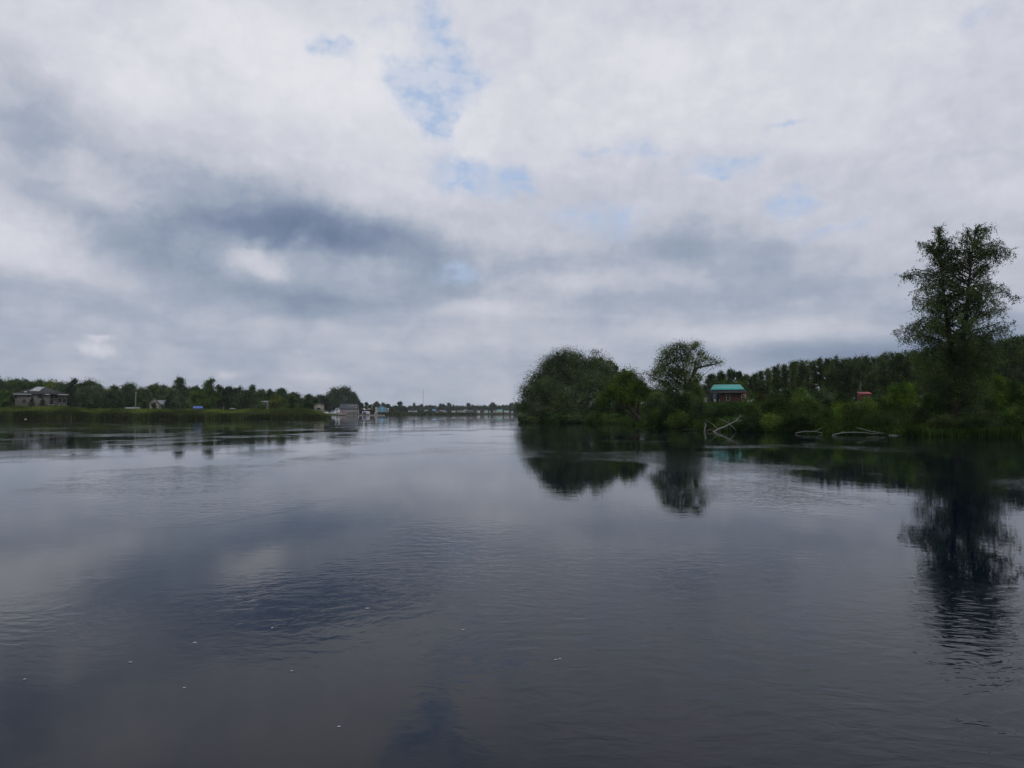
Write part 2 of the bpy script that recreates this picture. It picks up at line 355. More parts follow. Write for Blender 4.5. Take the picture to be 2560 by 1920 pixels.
# ------------------------------------------------------------------ trees
def lobe_points(lobes, n, rng, clump, per, shell=.5):
    lo = np.array(lobes, float); area = lo[:, 3] * lo[:, 5] + lo[:, 4] * lo[:, 5]; pr = area / area.sum()
    nc = max(4, n // per); k = rng.choice(len(lo), nc, p=pr)
    d = rng.normal(size=(nc, 3)); d /= np.linalg.norm(d, axis=1)[:, None]
    rad = shell + (1.05 - shell) * rng.random(nc) ** .6
    c = lo[k, :3] + d * rad[:, None] * lo[k, 3:6]
    P = np.repeat(c, per, 0) + rng.normal(size=(nc * per, 3)) * clump * np.repeat(rng.uniform(.6, 1.4, nc), per)[:, None] * np.array([1, 1, .8])
    return P, c
def wood_mesh(base, lobes, centers, rng, tr, fork=.45):
    b = MB(); lo = np.array(lobes, float); cx = lo[:, :3].mean(0); top = lo[:, 2].max()
    f = Vector((base[0] * .5 + cx[0] * .5, base[1] * .5 + cx[1] * .5, base[2] + (cx[2] - base[2]) * fork))
    b.tube([Vector(base) - Vector((0, 0, .3)), Vector(base).lerp(f, .5) + Vector((tr * .3, 0, 0)), f], [tr * 1.25, tr * .9, tr * .8], 8)
    for l in lo:
        e = Vector(l[:3]); mid = f.lerp(e, .5) + Vector((0, 0, (e - f).length * .08))
        b.tube([f, mid, e], [tr * .6, tr * .35, tr * .15], 5)
        for c in centers[rng.choice(len(centers), min(5, len(centers)))]:
            if (Vector(c) - e).length < max(l[3:6]) * 1.6: b.tube([mid.lerp(e, .6), Vector(c)], [tr * .16, tr * .05], 4)
    return b
def auto_lobes(w, h, z0, rng, kind):
    """crown of half width w reaching from z0 to h"""
    H = h - z0; L = []
    if kind == 'round':
        L.append((0, 0, z0 + H * .48, w * .74, w * .7, H * .45)); k = 11
        for i in range(k):
            t = rng.uniform(0, 2 * math.pi); zz_ = rng.uniform(.18, .86); rr_ = w * .68 * math.sqrt(max(.08, 1 - (zz_ * 2 - .95) ** 2)); s = rng.uniform(.20, .38)
            L.append((math.cos(t) * rr_, math.sin(t) * rr_, z0 + H * zz_, w * s, w * s, min(H * .22, w * s)))
        L.append((rng.uniform(-.25, .25) * w, 0, h - H * .14, w * .5, w * .5, H * .14)); L.append((rng.uniform(-.5, .5) * w, 0, h - H * .2, w * .4, w * .4, H * .13))
    elif kind == 'tall':
        for i in range(11):
            z = (i + .5) / 11; r = w * (.62 + .38 * math.sin(z * 3.0)) * (1 - .45 * z * z); L.append((rng.uniform(-.3, .3) * w, rng.uniform(-.3, .3) * w, z0 + H * z, r * .8, r * .8, H * .11))
        L.append((0, 0, h - H * .07, w * .22, w * .22, H * .08))
    elif kind == 'spruce':
        for i in range(9):
            z = i / 8.5; r = w * (1 - z) + .12 * w; L.append((rng.uniform(-.08, .08) * w, 0, z0 + H * z * .96, r, r, H * .07))
    elif kind == 'bush':
        h *= 1.08; H = h - z0
        L.append((0, 0, z0 + H * .45, w * .75, w * .65, H * .48))
        for i in range(9):
            t = rng.uniform(0, 2 * math.pi); s = rng.uniform(.28, .46); rr_ = w * rng.uniform(.3, .68)
            L.append((math.cos(t) * rr_, math.sin(t) * rr_, z0 + H * rng.uniform(.15, .68), w * s, w * s, H * s * .7))
        L.append((rng.uniform(-.4, .4) * w, 0, h - H * .14, w * .24, w * .24, H * .14))
    elif kind == 'clumpy':    # separated foliage platforms high on bare limbs
        for i in range(8):
            t = rng.uniform(0, 2 * math.pi); zz_ = .35 + .62 * (i / 7); rr_ = w * rng.uniform(.25, .8) * (1 - .55 * (zz_ - .35)); s = rng.uniform(.26, .42)
            L.append((math.cos(t) * rr_, math.sin(t) * rr_, z0 + H * (zz_ - .08), w * s, w * s, H * .10))
        L.append((0, 0, z0 + H * .35, w * .6, w * .6, H * .3))
    return L
def make_tree(lobes, base, leaf, dens, rng, clump, per, tr, cmat, bmat='bark', shell=.5, hang=0., fork=.45, zmin=None, aspect=.55, fill=1.0):
    lo = np.array(lobes, float); A_ = (math.pi * lo[:, 3] * lo[:, 5]).sum() * .6
    n = int(dens * 3.6 * A_ / (leaf * leaf * .5 * aspect * 1.3))
    P, c = lobe_points(lobes, n, rng, clump, per, shell)
    sz = np.full(len(P), leaf)
    if fill:
        lo2 = lo.copy(); lo2[:, 3:6] *= .80; nf = int(fill * 3.2 * A_ / (leaf * leaf * 5.8 * .5 * aspect)); k = rng.choice(len(lo), nf, p=(lo[:, 3] * lo[:, 5]) / (lo[:, 3] * lo[:, 5]).sum())
        d = rng.normal(size=(nf, 3)); d /= np.linalg.norm(d, axis=1)[:, None]; Q = lo2[k, :3] + d * (rng.random((nf, 1)) ** .4) * lo2[k, 3:6]
        P = np.concatenate([P, Q]); sz = np.concatenate([sz, np.full(nf, leaf * 2.4)])
    if zmin is not None:
        P[:, 2] = np.where(P[:, 2] < zmin, zmin + np.abs(zmin - P[:, 2]) * .5, P[:, 2])
    return leaf_mesh('crown', P, sz[:, None], rng, aspect, hang), wood_mesh(base, lobes, c, rng, tr, fork)
def place_tree(name, label, cat, px, top, hw, D, kind, tint, group=None, seed=0, leafk=.0013, dens=1.7, z0f=.12, bmat='bark', base=None, fill=1.0):
    rng = np.random.default_rng(1000 + seed); s = D / F
    x, y, zt = W(px, top, D); zb = max(gz(x, y), .05) if base is None else base; h = zt - zb; w = hw * s
    lb = auto_lobes(w, h, h * z0f, rng, kind); leaf = max(.11, leafk * D)
    cm, wb = make_tree(lb, (0, 0, 0), leaf, dens, rng, max(.22, w * .13), 14, max(.06, h * .012), tint, fill=fill)
    r = empty(name, (x, y, zb), label, cat, group)
    link('crown', cm, M[tint], r); wb.build('trunk', M[bmat], r)
    return r
def dup(root, loc, rz=0, sc=(1, 1, 1), label=None, group=None):
    r = root.copy(); C.objects.link(r); r.location = loc; r.rotation_euler.z = rz; r.scale = sc
    if label: r['label'] = label
    if group: r['group'] = group
    for ch in list(root.children):
        c = ch.copy(); C.objects.link(c); c.parent = r
        for gch in ch.children:
            d = gch.copy(); C.objects.link(d); d.parent = c
    return r
def px_lobes(lst, D, base, depth=.8, rng=None):
    """lobes measured as (px, py, rx, ry, dy) at distance D -> local ellipsoids about the base point"""
    s = D / F; out = []
    for l in lst:
        px, py, rx, ry = l[:4]; dy = l[4] if len(l) > 4 else 0
        x, y, z = W(px, py, D + dy)
        out.append((x - base[0], y - base[1], z - base[2], rx * s, rx * s * depth, ry * s))
    return out
#TREES

def facing(r):
    """turn a building so that its front looks down at the river, and give the foreshortening of its width"""
    x, y = r.location.x, r.location.y; r.rotation_euler.z = math.atan2(-x, y); return math.cos(math.atan2(x, y))
# ================================================================== RIGHT BANK
BK = 'bushes and trees along the near right bank'
def lobed(name, label, cat, D, base_px, lobes, tint, leaf, dens, clump, per, tr, seed, base_py=None, group=None, hang=0., fork=.45, zmin=None, depth=.8, shell=.5, bmat='bark', aspect=.55, extra=None, fill=1.0):
    rng = np.random.default_rng(seed)
    x, y, z = W(base_px, 1040, D); z = max(gz(x, y), .02) if base_py is None else W(base_px, base_py, D)[2]
    lb = px_lobes(lobes, D, (x, y, z), depth)
    cm, wb = make_tree(lb, (0, 0, 0), leaf, dens, rng, clump, per, tr, tint, shell=shell, hang=hang, fork=fork, zmin=zmin, aspect=aspect, fill=fill)
    r = empty(name, (x, y, z), label, cat, group)
    link('crown', cm, M[tint], r)
    if extra: extra(wb)
    wb.build('trunk', M[bmat], r, smooth=True); return r
# big willow at the end of the bank
lobed('willow_tree', 'huge rounded willow whose crown hangs over the water at the end of the right bank', 'tree', 130, 1440,
      [(1410, 899, 40, 27), (1378, 917, 30, 25), (1440, 902, 26, 24), (1392, 935, 46, 36), (1345, 955, 32, 27), (1322, 985, 25, 24), (1348, 985, 34, 34, -3), (1318, 1018, 26, 22, -2), (1305, 1022, 13, 14),
       (1382, 985, 46, 42, -3), (1440, 940, 46, 34), (1472, 918, 30, 22), (1500, 908, 26, 20), (1508, 940, 30, 32), (1475, 968, 46, 42, -3), (1512, 990, 26, 38), (1430, 1005, 56, 38, -4),
       (1375, 1028, 50, 24, -4), (1340, 1034, 32, 16, -3), (1440, 1034, 52, 20, -4), (1493, 1030, 30, 22, -2)],
      'willow', .20, 1.5, .55, 26, .45, 11, hang=.3, zmin=.05, depth=.75, shell=.62, aspect=.42)
lobed('willow_tree', 'sparse twiggy tuft of willow rising above the big willow crown', 'tree', 134, 1484,
      [(1484, 882, 9, 9), (1490, 878, 7, 5), (1479, 892, 9, 12), (1497, 882, 4, 3), (1482, 905, 12, 12)], 'open', .17, .6, .25, 10, .05, 12, fork=.8, fill=0)
lobed('dark_tree', 'dark clumped tree showing behind the right shoulder of the big willow', 'tree', 152, 1535,
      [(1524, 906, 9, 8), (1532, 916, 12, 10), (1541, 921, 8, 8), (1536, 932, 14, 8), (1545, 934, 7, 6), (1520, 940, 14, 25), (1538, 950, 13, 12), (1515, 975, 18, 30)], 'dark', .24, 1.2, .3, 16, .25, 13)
# small leaning tree with an arch below
def lean(wb):
    b = W(1604, 1062, 100); a = lambda px, py, d=100: tuple(np.array(W(px, py, d)) - np.array((b[0], b[1], max(gz(b[0], b[1]), .02))))
    wb.tube([a(1606, 1064), a(1592, 1040), a(1572, 1018), a(1560, 990), (a(1556, 955))], [.42, .34, .26, .18, .06], 7)
    wb.tube([a(1592, 1040), a(1597, 1010), a(1600, 975)], [.26, .16, .06], 6)
    wb.tube([a(1572, 1018), a(1540, 1018), a(1510, 1030)], [.16, .11, .05], 6)
    wb.tube([a(1585, 1045), a(1566, 1030), a(1552, 1015)], [.12, .10, .05], 5)
lobed('leaning_tree', 'small bright green tree leaning left over the bank beside the big willow', 'tree', 100, 1604,
      [(1567, 938, 20, 14), (1552, 950, 22, 20), (1580, 955, 28, 24), (1540, 972, 22, 20), (1565, 982, 36, 24), (1600, 968, 24, 22), (1612, 985, 22, 22), (1520, 990, 22, 18), (1508, 1005, 16, 12), (1578, 1002, 30, 10), (1560, 928, 8, 8), (1578, 931, 7, 6)],
      'fresh', .16, 1.5, .4, 20, .05, 14, extra=lean, depth=.8)
lobed('twiggy_sapling', 'thin tuft of open twigs standing above the small leaning tree', 'tree', 103, 1605, [(1603, 935, 5, 7), (1612, 930, 5, 5), (1617, 935, 4, 4), (1605, 946, 6, 6), (1604, 956, 8, 8)], 'open', .13, .6, .18, 8, .04, 15, fork=.9, fill=0)
# open willow with the long right arm
def limbs(wb):
    b = W(1712, 1040, 84); a = lambda px, py, d=84: tuple(np.array(W(px, py, d)) - np.array((b[0], b[1], max(gz(b[0], b[1]), .02))))
    wb.tube([a(1712, 1062), a(1710, 1000), a(1716, 965), a(1733, 938), a(1743, 920), a(1765, 915), a(1790, 910), a(1807, 903)], [.34, .30, .24, .19, .14, .09, .05, .02], 7)
    wb.tube([a(1710, 1000), a(1690, 975), a(1663, 958), a(1642, 948)], [.20, .14, .09, .04], 6)
    wb.tube([a(1733, 938), a(1740, 900), a(1752, 880)], [.15, .08, .03], 6)
    wb.tube([a(1716, 965), a(1708, 915), a(1700, 875)], [.16, .09, .03], 6)
    wb.tube([a(1708, 930), a(1680, 900), a(1664, 880)], [.10, .06, .02], 5)
    wb.tube([a(1700, 960), a(1660, 925), a(1640, 915)], [.10, .06, .02], 5)
lobed('willow_tree', 'open airy willow with see-through crown and one bare arm reaching right by the cabin', 'tree', 84, 1712,
      [(1662, 884, 14, 16), (1682, 872, 16, 14), (1700, 866, 16, 12), (1718, 876, 16, 18), (1736, 866, 12, 12), (1742, 860, 7, 8), (1690, 895, 26, 20), (1720, 900, 20, 20), (1660, 908, 22, 20), (1645, 930, 18, 18), (1632, 945, 10, 12),
       (1752, 884, 13, 12), (1760, 898, 13, 11), (1745, 910, 14, 12), (1780, 900, 12, 8), (1796, 907, 10, 5), (1806, 903, 5, 3), (1775, 912, 10, 6), (1680, 930, 34, 22), (1710, 935, 28, 20), (1660, 958, 30, 18), (1700, 962, 44, 20), (1740, 945, 20, 16)],
      'open', .12, 1.5, .30, 14, .05, 16, extra=limbs, shell=.2, fill=.35)
def shrub(px, py_top, hw, D, tint, label, name='shrub', cat='shrub', n=0, py_base=None, leaf=None, dens=1.6, kind='bush', group=BK, dep=.9):
    rng = np.random.default_rng(500 + n); s = D / F
    x, y, zt = W(px, py_top, D); zb = max(gz(x, y), .02); h = max(zt - zb, .6); w = hw * s
    lb = auto_lobes(w, h, 0.0, rng, kind); lf = leaf or max(.085, .0017 * D)
    cm, wb = make_tree(lb, (0, 0, 0), lf, dens, rng, .24, 14, max(.03, h * .012), tint, zmin=.05)
    r = empty(name, (x, y, zb), label, cat, group)
    link('crown', cm, M[tint], r); wb.build('trunk', M['bark'], r); return r
SHR = [ # px, top, half width, distance, tint, label
 (1330, 1040, 26, 125, 'willow', 'low skirt of bushes at the left foot of the big willow'),
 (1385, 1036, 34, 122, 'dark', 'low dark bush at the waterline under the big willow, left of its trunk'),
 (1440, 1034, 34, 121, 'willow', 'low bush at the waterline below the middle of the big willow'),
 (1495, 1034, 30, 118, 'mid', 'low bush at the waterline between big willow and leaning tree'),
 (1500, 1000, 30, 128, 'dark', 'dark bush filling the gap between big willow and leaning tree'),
 (1560, 992, 30, 138, 'mid', 'bush seen through the arch of the small leaning tree'),
 (1945, 985, 30, 100, 'dark', 'dark bush at the foot of the birch wood right of the cabin'),
 (1640, 985, 40, 95, 'willowdull', 'olive green bush filling the gap between leaning tree and open willow'),
 (1690, 975, 46, 80, 'willowdull', 'broad dull green bush beneath the crown of the open willow'),
 (1742, 972, 30, 81, 'wood', 'dark brownish bush right of the open willow trunk, left of the cabin porch'),
 (1655, 1022, 34, 84, 'mid', 'low green bush at the water edge right of the leaning trunk'),
 (1622, 1046, 18, 90, 'mid', 'small low bush at the foot of the leaning tree'),
 (1700, 1030, 26, 78, 'mid', 'green low bush at the water edge under the open willow'),
 (1755, 1012, 22, 77, 'spruce', 'small very dark bush in front of the cabin porch beside yellow grass'),
 (1790, 1022, 32, 73, 'dark', 'dark low bush behind the white driftwood stump'),
 (1830, 1010, 36, 73, 'dark', 'dark bush in front of the cabin wall behind the driftwood branches'),
 (1872, 1003, 30, 75, 'mid', 'mid green bush at the right corner of the cabin'),
 (1900, 985, 34, 80, 'rust', 'brownish green tall bush just right of the cabin'),
 (1935, 1000, 38, 70, 'mid', 'rounded bush on the bank right of the driftwood branch tips'),
 (1965, 978, 34, 78, 'dark', 'dark green tall bush in front of the left end of the birch wood'),
 (2005, 975, 38, 72, 'mid', 'tall leafy bush with uneven top, midway between cabin and red shed'),
 (2035, 1000, 40, 66, 'mid', 'wide bush behind the short forked log'),
 (2062, 975, 30, 74, 'grey', 'greyish green bush left of the red shed, set back'),
 (2108, 982, 32, 70, 'dark', 'dark leafy bush with its top level with the red shed roof, left of it'),
 (2110, 1010, 34, 62, 'fresh', 'yellowish bush low in front of the bank left of the long log'),
 (2160, 998, 34, 68, 'mid', 'green bush standing right below the red shed'),
 (2140, 1025, 26, 60, 'rust', 'rusty brown speckled bush above the left end of the long log'),
 (2200, 988, 30, 70, 'dark', 'dark bush at the right side of the red shed'),
 (2240, 968, 30, 68, 'bright', 'bright lime green bush right of the red shed under the birch'),
 (2268, 962, 24, 64, 'bright', 'tallest lime green bush at the left foot of the tall birch'),
 (2290, 1015, 40, 57, 'wood', 'dark olive bush overhanging the log with the upright stub'),
 (2335, 985, 40, 60, 'mid', 'leafy bush in front of the tall birch trunk'),
 (2380, 990, 38, 58, 'dark', 'dark bush at the right foot of the tall birch'),
 (2420, 1000, 40, 56, 'grey', 'grey green bush low beneath the right side of the tall birch'),
 (2455, 985, 34, 60, 'mid', 'bush half hidden between the birch and the right edge bushes'),
 (2495, 945, 36, 62, 'fresh', 'pointed light green bush near the right edge of the photo'),
 (2545, 958, 38, 58, 'mid', 'big leafy bush cut by the right edge of the photo'),
 (2480, 1030, 40, 52, 'wood', 'low dark bush at the water near the right edge'),
 (2550, 1020, 44, 50, 'mid', 'low leafy bush at the water cut by the right edge'),
 (1885, 1035, 30, 65.5, 'dark', 'low dark bush at the waterline right of the driftwood branches'),
 (1925, 1040, 28, 64.5, 'mid', 'low leafy bush at the waterline between driftwood and the short forked log'),
 (1968, 1036, 28, 63, 'mid', 'low bush at the waterline left of the short forked log'),
 (2012, 1042, 26, 61.5, 'wood', 'low brown bush just behind the short forked log'),
 (2060, 1030, 28, 60, 'mid', 'low bush at the waterline between the forked log and the long log'),
 (2185, 1038, 34, 57, 'mid', 'low bush behind the straight slanting branch'),
 (2235, 1034, 30, 55.5, 'wood', 'low dark bush behind the joint of the two logs'),
 (2420, 1048, 32, 52.5, 'dark', 'low dark bush at the waterline right below the tall birch'),
 (2510, 1052, 34, 50.5, 'grey', 'lowest grey green bush at the water close to the right edge'),
 (2360, 1040, 36, 53.5, 'wood', 'low brown green bush at the water right of the log stubs'),
]
for i, (px, top, hw, D, tint, lab) in enumerate(SHR): shrub(px, top, hw, D, tint, lab, n=i)
shrub(2640, 950, 50, 56, 'mid', 'bush just outside the right edge of the photo', n=90); shrub(2720, 960, 60, 54, 'mid', 'second bush outside the right edge of the photo', n=91)
# ---- the tall birch: two leaders, arching branches with hanging twigs
def birch():
    rng = np.random.default_rng(77); D = 56; s = D / F
    bx, by, _ = W(2388, 1040, D); bz = gz(bx, by)
    P = lambda px, py, dy=0: np.array(W(px, py, D + dy)) - np.array((bx, by, bz))
    wb = MB(); leaves = []; N_ = lambda a: list(map(tuple, a))
    lead = {'left': [P(2388, 1050), P(2392, 960), P(2376, 860), P(2362, 760, .4), P(2352, 660, .6), P(2345, 572, .6)],
            'right': [P(2388, 1050), P(2398, 960), P(2408, 860), P(2418, 760, -.4), P(2428, 650, -.5), P(2440, 562, -.5)]}
    def at(line, t):
        k = min(int(t * (len(line) - 1)), len(line) - 2); f = t * (len(line) - 1) - k; return line[k] * (1 - f) + line[k + 1] * f
    for l in lead.values(): wb.tube(N_(l), [.30, .24, .18, .12, .07, .02], 8)
    # half widths in px around x=2392 for heights py
    HL = np.array([(560, 50), (610, 88), (640, 105), (660, 125), (692, 135), (720, 112), (760, 125), (800, 140), (822, 160), (860, 130), (900, 95), (1000, 85)], float)
    HR = np.array([(552, 48), (575, 70), (610, 90), (640, 105), (668, 92), (700, 108), (730, 118), (780, 118), (820, 125), (870, 130), (910, 105), (1000, 95)], float)
    def add(o, e, thick, nt, droop, lw=1.0):
        o = np.array(o); e = np.array(e); L = np.linalg.norm(e - o); m1 = o * .66 + e * .34 + (0, 0, L * .10); m2 = o * .3 + e * .7 + (0, 0, L * .10); e2 = e - (0, 0, L * .05)
        pl = [o, m1, m2, e2]; wb.tube(N_(pl), [thick, thick * .6, thick * .35, .006], 5)
        for _ in range(nt):
            t = rng.uniform(.22, 1.0); b = at(pl, t); dl = rng.uniform(.25, .75) * droop * lw
            off = rng.normal(size=3) * .16; off[2] = 0
            tip = b + off * 1.6 + np.array((0, 0, -dl if rng.random() < .8 else dl * .4))
            if rng.random() < .4: wb.tube(N_([b, (b + tip) / 2 + off * .3, tip]), [.012, .008, .004], 3)
            n = rng.integers(7, 13); tt = rng.random((n, 1)); leaves.append(b + (tip - b) * tt + rng.normal(size=(n, 3)) * .055)
    for k in range(330):
        py = 1000 - (1000 - 566) * rng.random() ** .82
        right = rng.random() < (.62 if py < 680 else .5); line = lead['right' if right else 'left']; t = min(.99, (1050 - py) / 485)
        o = at(line, max(.05, t - rng.uniform(.03, .10))); th = rng.uniform(0, 2 * math.pi)
        hl = np.interp(py, HL[:, 0], HL[:, 1]); hr = np.interp(py, HR[:, 0], HR[:, 1]); cx = P(2392, py)
        sd = math.cos(th); w = (hr if sd > 0 else hl) * s; rad = rng.uniform(.4, 1.08)
        if py < 640:
            tp = P(2440 if right else 2345, py); ww = ((28 + (py - 556) * 1.0) if right else (10 + max(0, py - 570) * .85)) * s * rad; e = tp + np.array((sd * ww, math.sin(th) * ww * .8, 0))
        else: e = cx + np.array((sd * w * rad, math.sin(th) * w * .8 * rad, 0))
        L = np.linalg.norm(e - o); add(o, e, .016 + .010 * L, int((5 + 8 * L) * (1.05 if py < 720 else 1.2)), 1.0)
    for (a, b_, n) in [((2440, 745), (2548, 742), 26), ((2445, 738), (2530, 722), 16), ((2430, 700), (2500, 645), 18), ((2330, 850), (2232, 822), 24), ((2345, 850), (2245, 850), 20), ((2360, 720), (2256, 688), 22), ((2345, 640), (2294, 604), 12), ((2450, 850), (2524, 812), 16), ((2440, 690), (2495, 632), 14)]:
        add(P(*a), P(b_[0], b_[1]), .05, n * 2, .8)
    # dense lower skirt
    lb = px_lobes([(2340, 905, 42, 40), (2300, 900, 26, 36), (2395, 900, 50, 50), (2440, 915, 46, 42), (2475, 900, 26, 36), (2350, 960, 56, 42), (2420, 965, 60, 45), (2385, 850, 44, 34), (2430, 850, 34, 32)], D, (bx, by, bz))
    mid = px_lobes([(2350, 650, 24, 26), (2425, 620, 26, 28), (2440, 670, 30, 28), (2390, 690, 36, 26), (2350, 730, 40, 32), (2430, 735, 46, 34), (2390, 780, 52, 34), (2455, 790, 34, 34), (2335, 790, 38, 32), (2300, 850, 34, 26), (2470, 850, 36, 28)], D, (bx, by, bz))
    Pm, _ = lobe_points(mid, 7000, rng, .22, 10, .2); leaves.append(Pm)
    Pn, c = lobe_points(lb, 22000, rng, .24, 12, .2); allp = np.concatenate(leaves + [Pn])
    r = empty('birch_tree', (bx, by, bz), 'tall birch with two leaders and drooping leafy twigs, highest tree in the photo', 'tree')
    link('crown', leaf_mesh('crown', allp, .098, rng, .6, .2), M['birch'], r); wb.build('trunk', M['bark'], r, smooth=True); print('birch', len(allp))
birch()
# ---- birch wood behind, slender trees one can tell apart
WT = np.array([(1885, 935), (1905, 920), (1925, 916), (1950, 910), (1982, 899), (2010, 900), (2040, 895), (2070, 895), (2100, 890), (2130, 890), (2155, 886), (2180, 892), (2210, 882), (2245, 878), (2300, 872), (2400, 862), (2480, 855), (2530, 842), (2560, 836), (2700, 830)], float)
WG = 'slender trees of the dense wood behind the right bank'
def slender(seed, pale):
    rng = np.random.default_rng(seed); lb = []; H = 10.0
    for i in range(20):
        z = .04 + .94 * (i / 19); r = 1.05 * (.6 + .5 * math.sin(z * 2.9)) * (1 - .2 * max(0, z - .8))
        lb.append((rng.uniform(-.8, .8) * (1.1 - z * .5), rng.uniform(-.8, .8), H * z, r * .75, r * .75, .5))
    cm, wb = make_tree(lb, (0, 0, 0), .19, 1.35, rng, .3, 10, .09, 'wood', fork=.9, fill=.6)
    r = empty('birch_tree', (0, 0, 0), 'x', 'tree', WG); link('crown', cm, M['wood'], r); wb.build('trunk', M[pale], r); return r
protos = [slender(31, 'bark'), slender(32, 'bark'), slender(33, 'bark'), slender(34, 'barkpale')]
used = set(); rngw = random.Random(5)
def put(k, px, top, D, label, wd=1.0):
    x, y, zt = W(px, top, D); zb = gz(x, y); h = (zt - zb) / 10.3
    sc = (wd * h * .95, wd * h * .95, h)
    if k in used: dup(protos[k], (x, y, zb), rngw.uniform(0, 6.3), sc, label)
    else:
        used.add(k); p = protos[k]; p.location = (x, y, zb); p.scale = sc; p['label'] = label
put(3, 2151, 893, 126, 'birch with a visible pale trunk rising above the left side of the red shed')
put(3, 2175, 897, 128, 'birch with a visible pale trunk rising above the right side of the red shed')
px = 1888
while px < 2700:
    D = rngw.uniform(132, 146); top = float(np.interp(px, WT[:, 0], WT[:, 1])) + rngw.uniform(-2, 5)
    right = px > 2270
    put(rngw.randrange(3), px, top, D, 'slender tree in the dark wood right of the tall birch' if px > 2460 else 'slender tree in the dark wood seen behind the tall birch' if right else 'slender dark tree among its like in the wood between cabin and tall birch', rngw.uniform(.85, 1.2))
    px += rngw.uniform(11, 18)
px = 1895
while px < 2700:
    D = rngw.uniform(150, 165); top = float(np.interp(px, WT[:, 0], WT[:, 1])) + rngw.uniform(0, 10)
    put(rngw.randrange(3), px, top, D, 'slender tree in the dark wood right of the tall birch' if px > 2460 else 'slender tree in the dark wood seen behind the tall birch' if px > 2270 else 'slender dark tree among its like in the wood between cabin and tall birch', 1.2)
    px += rngw.uniform(18, 26)
for i, (px, top, hw, tint, lab) in enumerate([(1775, 932, 22, 'dark', 'dark low tree just left above the teal cabin roof'), (1800, 927, 18, 'mid', 'green tree behind the left half of the teal roof'),
   (1824, 921, 20, 'dark', 'darkest rounded tree behind the middle of the teal cabin roof'), (1848, 926, 16, 'willowdull', 'paler feathery tree behind the right half of the teal roof'),
   (1868, 934, 18, 'mid', 'green tree in the dip right of the cabin roof'), (1884, 934, 12, 'dark', 'small dark pointed tree in the skyline dip before the birch wood'),
   (1835, 955, 40, 'mid', 'low wide tree directly behind the cabin')]):
    place_tree('broadleaf_tree', lab, 'tree', px, top, hw, 185 if i < 6 else 172, 'round', tint, seed=40 + i, leafk=.0014, group='trees behind the cabin')
for i, (px, top, hw, tint, D, lab) in enumerate([(1562, 970, 46, 'mid', 165, 'shaded tree behind the arch of the small leaning tree'), (1640, 972, 40, 'willowdull', 150, 'low tree behind the gap left of the open willow'), (1905, 955, 26, 'wood', 125, 'brown green young tree at the left front corner of the birch wood'), (1735, 950, 24, 'wood', 120, 'shaded tree behind the open willow crown')]):
    place_tree('young_tree', lab, 'tree', px, top, hw, D, 'round', tint, seed=60 + i)
